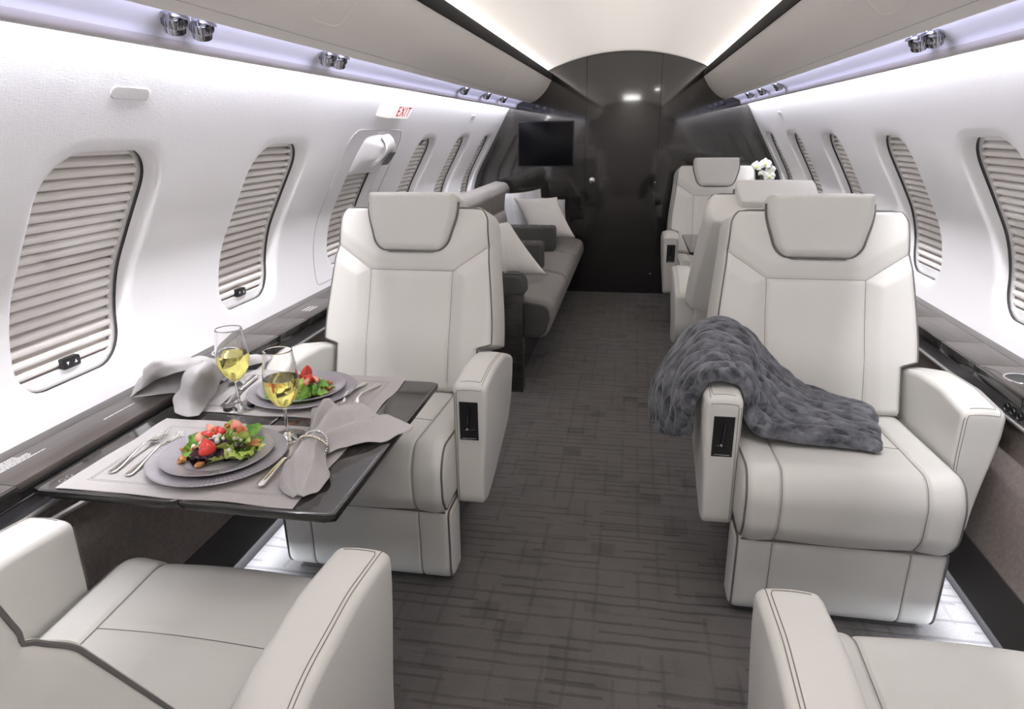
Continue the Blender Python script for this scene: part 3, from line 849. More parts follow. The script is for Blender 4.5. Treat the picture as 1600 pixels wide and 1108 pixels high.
    for i in range(nv+1):
        t = i/nv; t = .6*t+.4*(.5-.5*cos(pi*t)); v = H0+(H1-H0)*t; w = hw(v); fr, br = [], []
        for j in range(nu+1):
            u = -1+2*j/nu; u = .7*u+.3*sin(u*pi/2); x = u*w; d = min(w-abs(x), v-H0, H1-v)
            e = rim(d, .024)
            fr.append((x, -.045-(.017+.034*t)*e-.006*(1-u*u)*e, v)); br.append((x, (-.045 if j in (0, nu) or i in (0, nv) else -.045+.12*rim(d, .02)), v))
        F.append(fr); B.append(br)
    mb = MB(); mb.grid(F); mb.grid(B, flip=True)
    parts['headrest'] = (mb, [LEATHER])
    pp = MB(); seq = []
    for i in range(40): 
        v = H1-.03-(H1-.03-H0)*(i/39)**.8
        seq.append((hw(v)+.003, -.050, v))
    bot = [(x, -.053, H0-.0025) for x in np.linspace(hw(H0), -hw(H0), 14)]
    seq2 = [(-a, b, c) for a, b, c in reversed(seq)]
    pp.tube(seq+bot+seq2, .0032, 7)
    parts['headrest_gap'] = (pp, [PIPING])
    return parts

PIVOT = Vector((0, .205, .45)); BACKP = ('backrest', 'back_piping', 'headrest', 'headrest_gap')
HIER = {'skirt_piping1': 'base_skirt', 'skirt_piping-1': 'base_skirt', 'seat_piping': 'seat_cushion', 'seat_piping1': 'seat_cushion', 'seat_piping-1': 'seat_cushion', 'back_piping': 'backrest', 'headrest_gap': 'headrest', 'control_panel': 'armrest_aisle', 'arm_plate': 'armrest_wall', 'lever': 'control_panel', 'lever_tip': 'control_panel'}
NAMES = {'armrest_aisle': 'armrest', 'armrest_wall': 'armrest', 'skirt_piping1': 'piping', 'skirt_piping-1': 'piping', 'seat_piping1': 'piping', 'seat_piping-1': 'piping', 'seat_piping': 'piping', 'back_piping': 'piping', 'headrest_gap': 'piping'}
TMPL = {}
def get_chair(aisle):
    if aisle in TMPL: return TMPL[aisle]
    P = chair_meshes(aisle); out = {}
    # levers are merged into the control panel (a part has at most one further level)
    mb, mats = P['control_panel']; mats = list(mats)
    for k in ('lever', 'lever_tip'):
        m2, mt = P.pop(k); mi = len(mats); mats += mt; mb.add(m2.v, m2.f, mi)
    P['control_panel'] = (mb, mats)
    for k, (mb, mats) in P.items():
        o = mb.obj(NAMES.get(k, k), mats, smooth=40); me = o.data; bpy.data.objects.remove(o); out[k] = me
    TMPL[aisle] = out; return out
def place_chair(x, y, facing, aisle_world, label, lean=20, rz=0, group='ivory leather cabin armchairs'):
    """facing -1: faces the camera; +1: faces aft. aisle_world: world x direction of the aisle"""
    aisle = aisle_world if facing < 0 else -aisle_world
    T = get_chair(aisle); root = empty('cabin_armchair', (x, y, 0), label, 'armchair', group, rz=radians(rz)+(0 if facing < 0 else pi))
    objs = {}
    for k in sorted(T, key=lambda q: q in HIER):
        o = bpy.data.objects.new(NAMES.get(k, k), T[k]); COL.objects.link(o); objs[k] = o
        par = HIER.get(k)
        if par: o.parent = objs[par]
        else:
            o.parent = root
            if k in BACKP: o.location = PIVOT; o.rotation_euler.x = -radians(lean)
    return root
place_chair(-.635, 1.83, -1, 1, 'ivory leather armchair behind the laid table, facing the camera')
place_chair(.640, 1.83, -1, -1, 'ivory leather armchair with the grey fur throw over its armrest')
place_chair(-.635, .74, 1, 1, 'nearest ivory armchair at lower left, seen from behind, beside the laid table', lean=26.5)
place_chair(.640, .74, 1, -1, 'ivory armchair cut off at the lower right corner, seen from behind', lean=26.5)
place_chair(.640, 3.30, 1, -1, 'ivory armchair on the right seen from behind, back to back with the throw chair', lean=24)
place_chair(.640, 4.60, -1, -1, 'farthest ivory armchair on the right, facing the camera in front of the dark bulkhead', lean=20)

# ================================================================== table with its settings
TZ = .622
EDGEL = plain('black_lacquer_edge', (.012, .011, .011, 1), .22)
def build_table(x0, x1, yc, label, arm=True):
    root = empty('folding_table', ((x0+x1)/2, yc, TZ), label, 'table')
    cx = (x0+x1)/2; hw = (x1-x0)/2; hl = .332
    def leaf(a, b):
        P = resample(fillet([Vector((a, -hl)), Vector((b, -hl)), Vector((b, hl)), Vector((a, hl))], .008, 4), 80); N = pnormals(P); mb = MB()
        R = [[Vector((p.x-n.x*i, p.y-n.y*i, z)) for p, n in zip(P, N)] for i, z in ((.008, -.0175), (.002, -.016), (0, -.014), (0, -.005), (.0012, -.0015), (.0035, 0), (.008, 0))]
        mb.rings(R[:5], 1); mb.rings(R[4:])
        return mb.obj('table_leaf', [TABLEWOOD, EDGEL], root, smooth=50)
    leaf(-hw, -.001); leaf(.001, hw)
    if arm:
        mb = MB(); mb.tube([(-hw+.10, -hl+.06, -.028), (-hw+.012, -hl+.02, -.075), (-hw+.012, -hl-.0, -.10)], .007, 8)
        mb.obj('support_strut', NICKEL, root)
        for ya in (-hl+.05, hl-.10):
            mb = MB(); mb.box((-hw+.02, ya, -.030), (hw-.2, ya+.05, -.017), .003); mb.obj('support_rail', plain('rail_grey', (.12, .12, .12, 1), .4, .5), root)
        mb = MB()
        for px in (-.005, .012): mb.lathe([(.0045, .0002), (.0055, .0006), (.0065, .0002)], (-hw+.035+px*0, -hl+.045+px, 0), 16)
        mb.obj('release_button', NICKEL, root)
    return root
build_table(-1.0105, -.402, 1.277, 'glossy charcoal folding table laid for two on the left side')
build_table(.400, 1.0105, 4.05, 'small grey folding table between the two far armchairs on the right')

def mat_linen(name, col, strg=.25):
    t = NT(name); t.set(Roughness=.9, Specular_IOR_Level=.15)
    v1 = t.coord((60, 900, 300)); v2 = t.coord((900, 60, 300))
    a = t.noise(v1, 1, 3); b = t.noise(v2, 1, 3)
    f = t.math('MULTIPLY', t.math('ADD', a, b), .5)
    c = t.ramp(f, [(.35, tuple(x*.88 for x in col[:3])+(1,)), (.65, col)]); t.l(c, t.b.inputs['Base Color'])
    t.bump(f, strg, .001); return t.m
LINEN = mat_linen('grey_linen', (.46, .435, .425, 1))
LINEN2 = mat_linen('grey_linen_napkin', (.48, .46, .455, 1))
HEM = plain('linen_hem_shadow', (.27, .255, .25, 1), .9)
def placemat(cx, cy, w, l, label, seed, rot=0):
    rnd = random.Random(seed); root_loc = (cx, cy, TZ)
    nx, ny = 70, 46; rows = []; ph = [rnd.uniform(0, 6) for _ in range(6)]
    for i in range(nx+1):
        r = []
        for j in range(ny+1):
            u, v = -1+2*i/nx, -1+2*j/ny
            x = u*w/2+.0022*sin(5*v+ph[0])*abs(u)**6; y = v*l/2+.0022*sin(6*u+ph[1])*abs(v)**6
            e = max(abs(u), abs(v)); z = .0016+.0016*smooth(.9, 1, e)*(1+sin(9*u+7*v+ph[2]))*.5
            hd = min(abs(w/2-abs(x)-.040), abs(l/2-abs(y)-.040)) if abs(x) < w/2-.036 and abs(y) < l/2-.036 else 1
            z -= .0006*exp(-(hd/.0015)**2) if min(w/2-abs(x), l/2-abs(y)) > .03 else 0
            q = Matrix.Rotation(rot, 2) @ Vector((x, y)); r.append((q.x, q.y, z))
        rows.append(r)
    mb = MB(); mb.grid(rows); low = [[(p[0], p[1], p[2]-.0014) for p in r] for r in rows]; mb.grid(low, flip=True)
    edge = lambda G: [G[i][0] for i in range(nx+1)]+[G[nx][j] for j in range(1, ny+1)]+[G[i][ny] for i in range(nx-1, -1, -1)]+[G[0][j] for j in range(ny-1, 0, -1)]
    mb.grid([edge(rows), edge(low)], closev=True)
    for ins in (.036, .041):
        rr = [(-w/2+ins, -l/2+ins), (w/2-ins, -l/2+ins), (w/2-ins, l/2-ins), (-w/2+ins, l/2-ins)]
        seq = []
        for k in range(4):
            a, b = Vector(rr[k]), Vector(rr[(k+1) % 4])
            for q in np.linspace(0, 1, 14)[:-1]:
                p = Matrix.Rotation(rot, 2) @ a.lerp(b, q); seq.append((p.x, p.y, .00165))
        mb.tube(seq, .00045, 4, closed=True, mi=1)
    return tag(mb.obj('placemat', [LINEN, HEM], smooth=60, loc=root_loc), label, 'placemat', 'grey linen placemats')
placemat(-.724, 1.118, .478, .325, 'grey linen placemat at the near end of the laid table', 1)
placemat(-.732, 1.475, .480, .292, 'grey linen placemat at the far end of the laid table', 2)

def mat_glass(name, col=(1, 1, 1, 1), ior=1.5, rough=0.0):
    t = NT(name); t.set(Base_Color=col, Roughness=rough, IOR=ior, Transmission_Weight=1.0); return t.m
def mat_plate():
    t = NT('ribbed_grey_glass_plate'); t.set(Base_Color=(.36, .335, .37, 1), Roughness=.18, Coat_Weight=.6)
    v = t.coord(); g = t.n('ShaderNodeTexGradient'); g.gradient_type = 'RADIAL'; t.l(v, g.inputs['Vector'])
    w = t.math('SINE', t.math('MULTIPLY', g.outputs['Fac'], 2*pi*96)); f = t.math('ADD', t.math('MULTIPLY', w, .5), .5)
    nz = t.noise(v, 40, 2)
    c = t.ramp(t.math('ADD', t.math('MULTIPLY', f, .5), t.math('MULTIPLY', nz, .5)), [(.2, (.33, .31, .335, 1)), (.85, (.43, .405, .435, 1))])
    t.l(c, t.b.inputs['Base Color']); t.bump(f, .12, .0012); return t.m
PLATE = mat_plate(); PLATEC = None
def plate(x, y, z, r, h, name, label, group):
    k = r
    prof = [(0, .003), (k*.55, .003), (k*.62, .0035), (k*.72, .008), (k*.97, h-.001), (k*.995, h), (k, h-.001), (k*.99, h-.0028), (k*.73, .0045), (k*.62, 0.0), (0, 0)]
    mb = MB(); P = [(0, .003)]+[(a, b) for a, b in [tuple(p) for p in crow([Vector(q) for q in prof[1:]], 4)]]
    mb.lathe(P, (0, 0, 0), 96)
    return tag(mb.obj(name, PLATE, smooth=60, loc=(x, y, z)), label, 'plate', group)
PX, PY1, PY2 = -.722, 1.108, 1.477
plate(PX, PY1, TZ+.0032, .133, .013, 'charger_plate', 'large ribbed grey charger plate at the near place setting, under a smaller plate', 'charger plates')
plate(PX, PY2, TZ+.0032, .133, .013, 'charger_plate', 'large ribbed grey charger plate at the far place setting, under a smaller plate', 'charger plates')
plate(PX, PY1, TZ+.0075, .108, .0165, 'salad_plate', 'smaller grey plate holding the salad at the near place setting', 'salad plates')
plate(PX, PY2, TZ+.0075, .108, .0165, 'salad_plate', 'smaller grey plate holding the salad at the far place setting', 'salad plates')

# ---- cutlery
def bar_path(pts, prof):
    """pts: list of (along, z); prof: list of (halfwidth, halfthick)"""
    R = []
    for (a, z), (w, h) in zip(pts, prof):
        R.append([Vector((w*cos(t), a, z+h*sin(t))) for t in np.linspace(0, 2*pi, 14, endpoint=False)])
    return R
def interp_prof(keys, n):
    ks = [Vector(k) for k in keys]; ts = np.linspace(0, 1, n)
    xs = [k[0] for k in keys]
    return [tuple(float(np.interp(t, xs, [k[c] for k in keys])) for c in range(1, len(keys[0]))) for t in ts]
def fork_mesh():
    L = .185; n = 40; mb = MB()
    pr = interp_prof([(0, .002, .001, .002), (.02, .0085, .0022, .0022), (.12, .0082, .0022, .003), (.35, .0042, .0024, .008), (.55, .0030, .0026, .013), (.66, .0036, .0022, .010), (.70, .009, .0014, .0065), (.74, .0118, .0011, .005), (.78, .0120, .0010, .0045)], n)
    ts = np.linspace(0, .78, n); pr = interp_prof([(a/.78, b, c, d) for a, b, c, d in [(0, .002, .001, .002), (.02, .0085, .0022, .0022), (.12, .0082, .0022, .003), (.35, .0042, .0024, .008), (.55, .0030, .0026, .013), (.66, .0036, .0022, .010), (.70, .009, .0014, .0065), (.74, .0118, .0011, .005), (.78, .0120, .0010, .0045)]], n)
    mb.rings(bar_path([(t*L, z) for t, (w, h, z) in zip(ts, pr)], [(w, h) for w, h, z in pr]))
    for k in range(4):
        x = -.0093+.0062*k
        pts = [(x, L*.765, .0045), (x, L*.86, .0035), (x*.97, L*.95, .007), (x*.95, L, .0105)]
        mb.tube([tuple(p) for p in crow([Vector(p) for p in pts], 4)], [.0016]*9+[.0013, .0011, .0009, .0005], 6)
    return mb
def knife_mesh():
    L = .215; mb = MB(); n = 40
    ts = np.linspace(0, .52, n)
    pr = interp_prof([(a/.52, b, c) for a, b, c in [(0, .002, .002), (.02, .0085, .0048), (.06, .0092, .0052), (.3, .0072, .0044), (.47, .0055, .0040), (.50, .0068, .0042), (.52, .0062, .0030)]], n)
    mb.rings(bar_path([(t*L, .0055) for t in ts], pr))
    R = []
    for t, a, b, h in [(.50, -.006, .006, .0018), (.55, -.0085, .007, .0010), (.7, -.0095, .007, .0009), (.85, -.0095, .007, .0008), (.95, -.0065, .007, .0006), (.99, .001, .007, .0004), (1.0, .0055, .007, .0003)]:
        R.append([Vector((a, t*L, .0045-h*.2)), Vector(((a+b)/2, t*L, .0045-h)), Vector((b, t*L, .0045-h)), Vector((b, t*L, .0045+h)), Vector(((a+b)/2, t*L, .0045+h))])
    mb.rings(R); return mb
SILVER = plain('polished_silver', (.80, .79, .77, 1), .14, 1)
fk = fork_mesh().obj('fork', SILVER, smooth=60); kn = knife_mesh().obj('knife', SILVER, smooth=50)
def lay(src, name, a, b, label, group, z=TZ+.0036, first=False, tilt=0):
    o = src if first else src.copy()
    if not first: COL.objects.link(o)
    o.name = name; d = Vector(b)-Vector(a); o.location = (a[0], a[1], z); o.rotation_euler = (tilt, 0, atan2(-d.x, d.y))
    return tag(o, label, name, group)
lay(fk, 'fork', (-.897, 1.018), (-.905, 1.20), 'outer silver fork left of the near plate, closest to the wall', 'silver forks', first=True)
lay(fk, 'fork', (-.856, 1.012), (-.866, 1.195), 'inner silver fork left of the near plate, tucked toward the plate rim', 'silver forks', z=TZ+.0038)
lay(fk, 'fork', (-.588, 1.565), (-.600, 1.40), 'silver fork beside the far plate, the one nearer the plate', 'silver forks')
lay(fk, 'fork', (-.550, 1.562), (-.562, 1.40), 'silver fork beside the far plate, the one nearer the aisle', 'silver forks')
lay(kn, 'knife', (-.575, 1.008), (-.592, 1.222), 'silver knife with shiny round handle right of the near plate', 'silver knives', first=True)
lay(kn, 'knife', (-.900, 1.565), (-.868, 1.352), 'silver knife at the far place setting, behind the left wine glass', 'silver knives')

# ---- wine glasses and wine
CG = mat_glass('clear_glass', ior=1.45)
def mat_wine():
    t = NT('white_wine'); t.set(Base_Color=(.98, .90, .27, 1), Roughness=0, IOR=1.33, Transmission_Weight=1.0)
    return t.m
WINE = mat_wine()
SC_G = 1.0
OUT = [(0, .0), (.036, .0), (.0372, .0012), (.036, .0022), (.02, .0042), (.008, .0075), (.0042, .015), (.0036, .03), (.0034, .055), (.0038, .066), (.0075, .0715), (.018, .079), (.028, .092), (.0345, .108), (.0372, .124), (.0368, .142), (.0345, .162), (.0312, .184), (.0298, .198)]
INN = [(.0290, .1985), (.0302, .184), (.0334, .162), (.0357, .142), (.0361, .124), (.0334, .1085), (.0268, .0935), (.017, .0812), (.006, .0745), (0, .0735)]
WLEV = .1365
def wine_glass(x, y, label, lab2):
    o = [tuple(p) for p in crow([Vector(q) for q in OUT[1:]], 4)]; i = [tuple(p) for p in crow([Vector(q) for q in INN], 4)]
    mb = MB(); mb.lathe([(0, 0)]+o+i, (0, 0, 0), 64)
    g = tag(mb.obj('wine_glass', CG, smooth=80, loc=(x, y, TZ+.0034)), label, 'wine glass', 'wine glasses')
    prof = [p for p in i if p[1] < WLEV]; prof = [(max(0, r+.0003), z-.0002) for r, z in prof]; r0 = float(np.interp(WLEV, [p[1] for p in reversed(i)], [p[0] for p in reversed(i)]))+.0003
    prof = [(0, WLEV), (r0*.5, WLEV), (r0*.93, WLEV), (r0, WLEV+.0006)]+prof
    mb = MB(); mb.lathe(prof, (0, 0, 0), 64)
    w = tag(mb.obj('white_wine', WINE, smooth=60, loc=(x, y, TZ+.0034)), lab2, 'wine', 'white wine in the glasses')
    return g
wine_glass(-.828, 1.362, 'stemmed wine glass behind the near plate, closer to the window', 'pale yellow wine in the glass closer to the window')
wine_glass(-.632, 1.226, 'stemmed wine glass right of the near plate, closer to the aisle', 'pale yellow wine in the glass closer to the aisle')

# ---- napkins through beaded rings
def cloth(name, G, mat, thick, label, cat, group=None, par=None, loc=(0, 0, 0)):
    mb = MB(); mb.grid([[p-Vector(loc) for p in r] for r in G])
    o = mb.obj(name, mat, par, smooth=180, loc=loc)
    if thick:
        md = o.modifiers.new('thickness', 'SOLIDIFY'); md.thickness = thick; md.offset = 0
    if label: tag(o, label, cat, group)
    return o
def strip_cloth(spine, mu, nv, fold, seed=0):
    """spine rows: (centre xyz, across-vector, bow height, fold amplitude). fold = number of pleats"""
    C = crow([Vector(s[0]) for s in spine], mu); A = crow([Vector(s[1]) for s in spine], mu)
    H = crow([Vector((s[2], s[3], 0)) for s in spine], mu); rows = []
    for k, (c, a, h) in enumerate(zip(C, A, H)):
        r = []; u = k/len(C)
        for j in range(nv+1):
            v = -1+2*j/nv
            z = h.x*(1-v*v)+h.y*cos(fold*pi*v+1.2*sin(3*u+seed))*(.6+.4*cos(2.2*v+seed))
            p = c+a*(v+.06*sin(fold*2*v+seed))+Vector((0, 0, z)); p.z = max(p.z+.007*noise.noise(p*32)*min(1, h.x/.02), Z-.001)
            r.append(p)
        rows.append(r)
    return rows
Z = TZ+.004
spine1 = [((-.487, .985, Z+.002), (.008, .003, 0), .004, .001), ((-.498, 1.010, Z+.004), (.034, .006, 0), .022, .005), ((-.508, 1.05, Z+.005), (.047, .008, 0), .048, .008),
          ((-.520, 1.095, Z+.006), (.036, .004, 0), .046, .007), ((-.528, 1.140, Z+.008), (.024, 0, .002), .040, .004), ((-.530, 1.170, Z+.008), (.034, -.006, .0), .038, .007),
          ((-.525, 1.220, Z+.008), (.068, -.018, 0), .044, .015), ((-.515, 1.275, Z+.008), (.108, -.032, 0), .036, .018), ((-.513, 1.322, Z+.012), (.137, -.045, 0), .024, .014), ((-.516, 1.345, Z+.012), (.144, -.050, 0), .014, .010)]
G = strip_cloth(spine1, 8, 84, 3.0, .6)
nap = cloth('napkin', G, LINEN2, .0016, 'grey linen napkin in a beaded ring right of the near plate', 'napkin', 'linen napkins')
# second hem line of the napkin and the folded flap inside the ring
def ring_obj(c, axis, r, label, seed=0):
    root = empty('napkin_ring', c, label, 'napkin ring', 'beaded napkin rings')
    ax = Vector(axis).normalized()
    for kk, (tl, mat, rb) in enumerate(((.45, plain('pale_gold', (.75, .70, .60, 1), .2, 1), .0036), (-.70, CHROME, .0032))):
        a2 = (ax+Vector((0, tl*.3, tl))).normalized(); e1 = a2.orthogonal().normalized(); e2 = a2.cross(e1); mb = MB()
        mb.tube([(e1*cos(t)+e2*sin(t))*r for t in np.linspace(0, 2*pi, 48, endpoint=False)], rb*.55, 6, closed=True)
        for k in range(36):
            t = 2*pi*k/36; p = (e1*cos(t)+e2*sin(t))*r
            mb.lathe([(0, -rb), (rb*.7, -rb*.7), (rb, 0), (rb*.7, rb*.7), (0, rb)], p, 8)
        mb.obj('beaded_band', mat, root, smooth=60)
    return root
ring_obj((-.528, 1.138, Z+.0285), (.05, 1, .1), .0300, 'beaded metal napkin ring round the near napkin, right of the near plate')

# far napkin: standing petals spilling over the ledge
napr = empty('napkin', (-1.03, 1.60, Z), 'tall loosely folded grey napkin by the window behind the near plate', 'napkin', 'linen napkins')
def W3(x, y, z): return Vector((x, y, z))
petal = [  # hood arching from the ring, open towards the near plate
    [W3(-1.150, 1.450, .6405), W3(-1.145, 1.53, .6405), W3(-1.09, 1.59, .641), W3(-1.02, 1.59, .645), W3(-.985, 1.575, .648)],
    [W3(-1.142, 1.425, .650), W3(-1.135, 1.485, .690), W3(-1.075, 1.545, .676), W3(-1.015, 1.560, .672), W3(-.972, 1.55, .656)],
    [W3(-1.130, 1.390, .650), W3(-1.105, 1.440, .682), W3(-1.055, 1.485, .690), W3(-1.00, 1.50, .690), W3(-.955, 1.50, .660)],
    [W3(-1.112, 1.345, .6415), W3(-1.085, 1.405, .662), W3(-1.040, 1.435, .678), W3(-.985, 1.445, .684), W3(-.940, 1.46, .652)]]
petal2 = [  # leaf hanging from the hood onto the table
    [W3(-1.02, 1.50, .688), W3(-.985, 1.50, .687), W3(-.952, 1.50, .662)],
    [W3(-1.015, 1.44, .680), W3(-.970, 1.435, .690), W3(-.925, 1.44, .655)],
    [W3(-.995, 1.385, .664), W3(-.950, 1.375, .676), W3(-.910, 1.39, .645)],
    [W3(-.985, 1.340, .646), W3(-.935, 1.325, .652), W3(-.900, 1.34, .634)],
    [W3(-.955, 1.300, .629), W3(-.920, 1.285, .630), W3(-.893, 1.295, .629)]]
petal3 = [  # inner leaf standing in the shade of the hood
    [W3(-1.108, 1.352, .6405), W3(-1.065, 1.372, .6405), W3(-1.027, 1.392, .6405), W3(-.992, 1.405, .632)],
    [W3(-1.118, 1.395, .652), W3(-1.070, 1.420, .655), W3(-1.020, 1.435, .655), W3(-.985, 1.445, .648)],
    [W3(-1.125, 1.450, .668), W3(-1.075, 1.475, .674), W3(-1.015, 1.480, .674), W3(-.980, 1.485, .666)]]
petal4 = [  # tail past the ring, towards the far chair
    [W3(-.995, 1.575, .646), W3(-.975, 1.58, .656), W3(-.955, 1.575, .642)],
    [W3(-1.00, 1.63, .646), W3(-.970, 1.635, .662), W3(-.935, 1.625, .640)],
    [W3(-.985, 1.685, .640), W3(-.950, 1.68, .648), W3(-.915, 1.665, .634)]]
petal5 = [  # small fold between ring and glass
    [W3(-.985, 1.56, .648), W3(-.965, 1.565, .657), W3(-.945, 1.56, .645)],
    [W3(-.955, 1.53, .650), W3(-.935, 1.535, .660), W3(-.912, 1.53, .642)],
    [W3(-.940, 1.495, .632), W3(-.912, 1.495, .640), W3(-.885, 1.49, .6295)]]
CAMP = Vector((.083, 0, 1.25))
def lift(p, f=.9):
    k = max(0, p.z-.645)*f
    return p+(CAMP-p)*(k/(1.25-p.z))
for q, pt in enumerate((petal, petal2, petal4, petal5, petal3)):
    pt = [[lift(p, (1.15, 1.2, .6, .6, .4)[q]) for p in r] for r in pt]
    G = net(pt, 8, 8); N = grid_normals(G)
    for i, r in enumerate(G):
        for j in range(len(r)):
            n = N[i][j]; r[j] = r[j]+n*(.006*noise.noise(r[j]*26+Vector((q, 0, 0))))
    cloth('napkin_fold', G, LINEN2, .0016, None, None, None, napr, (-1.03, 1.60, Z))
for o in napr.children: o.location = (0, 0, 0)
ring_obj((-.985, 1.572, .652), (.1, 1, .1), .021, 'beaded metal napkin ring round the far napkin by the window')

# ---- salads
def mat_leaf(name, c1, c2):
    t = NT(name); t.set(Roughness=.45, Subsurface_Weight=.0)
    v = t.coord(); c = t.ramp(t.noise(v, 60, 3), [(.35, c1), (.65, c2)]); t.l(c, t.b.inputs['Base Color']); t.bump(t.noise(v, 150, 3), .4, .002); return t.m
LEAFG = mat_leaf('lettuce_green', (.06, .20, .02, 1), (.22, .42, .05, 1))
LEAFY = mat_leaf('lettuce_pale', (.30, .46, .06, 1), (.60, .68, .22, 1))
LEAFP = mat_leaf('radicchio_dark', (.012, .006, .012, 1), (.06, .02, .035, 1))
def mat_berry():
    t = NT('strawberry_red'); t.set(Roughness=.22, Coat_Weight=.4)
    v = t.coord(); vo = t.n('ShaderNodeTexVoronoi'); vo.inputs['Scale'].default_value = 260; t.l(v, vo.inputs['Vector'])
    c = t.ramp(vo.outputs['Distance'], [(.10, (.75, .45, .12, 1)), (.2, (.62, .02, .015, 1))]); t.l(c, t.b.inputs['Base Color']); t.bump(vo.outputs['Distance'], .5, .001); return t.m
BERRY = mat_berry()
BERRYC = mat_leaf('strawberry_cut', (.75, .12, .07, 1), (.88, .45, .32, 1))
NUT = mat_leaf('candied_walnut', (.28, .10, .02, 1), (.60, .30, .09, 1))
CHEESE = mat_leaf('crumbled_cheese', (.70, .68, .58, 1), (.88, .86, .78, 1))
OLIVE = mat_leaf('dark_olive', (.02, .012, .01, 1), (.07, .04, .035, 1))
def leaf_mesh(seed, r):
    rnd = random.Random(seed); rows = []; ph = [rnd.uniform(0, 6) for _ in range(4)]
    for i in range(11):
        t = i/10; row = []
        for k in range(37):
            a = 2*pi*k/36
            lob = 1+.22*sin(3*a+ph[0])+.22*t*abs(sin(5.5*a+ph[1]))**.7
            rr = r*t*lob*(1.35 if abs(cos(a)) > .7 else .9)
            z = r*(.55*t*t*(.5+.5*sin(2*a+ph[2]))+.16*t*t*sin(11*a+ph[3])+.08*t*sin(5*a))
            row.append(Vector((rr*cos(a), rr*sin(a), z)))
        rows.append(row)
    mb = MB(); mb.grid(rows); return mb
def berry_mesh(r, half=True):
    mb = MB(); prof = [(0, 0), (.55, .02), (.85, .15), (1, .42), (.93, .75), (.70, 1.15), (.38, 1.5), (.12, 1.68), (0, 1.70)]
    P = [tuple(p) for p in crow([Vector(q) for q in prof], 4)]
    R = []; n = 28
    for rr, z in P:
        ring = []
        for k in range(n):
            a = 2*pi*k/n; y = max(sin(a), -.25 if half else -1); ring.append(Vector((rr*r*cos(a), z*r, rr*r*y*.85)))
        R.append(ring)
    mb.rings(R, 0, False); return mb
def lump_mesh(seed, r, rough=.45, sub=3, sq=(1, 1, 1)):
    bm = bmesh.new(); bmesh.ops.create_icosphere(bm, subdivisions=sub, radius=r); o = Vector((seed*3.1, seed*1.7, 0))
    for v in bm.verts:
        n = noise.noise(v.co/r*1.3+o)+.5*noise.noise(v.co/r*3.2+o); v.co = Vector((v.co.x*sq[0], v.co.y*sq[1], v.co.z*sq[2]))*(1+rough*n)
    mb = MB(); bm.verts.index_update(); mb.add([v.co[:] for v in bm.verts], [[v.index for v in f.verts] for f in bm.faces]); bm.free(); return mb
protoM = {}
def proto(key, fn, name, mat):
    if key not in protoM:
        o = fn().obj(name, mat, smooth=180 if name != 'walnut' else 50); protoM[key] = o.data; bpy.data.objects.remove(o)
    return protoM[key]
def put(key, fn, name, mat, loc, rot, sc, label, cat, group):
    o = bpy.data.objects.new(name, proto(key, fn, name, mat)); COL.objects.link(o)
    o.location = loc; o.rotation_euler = rot; o.scale = (sc, sc, sc); return tag(o, label, cat, group)
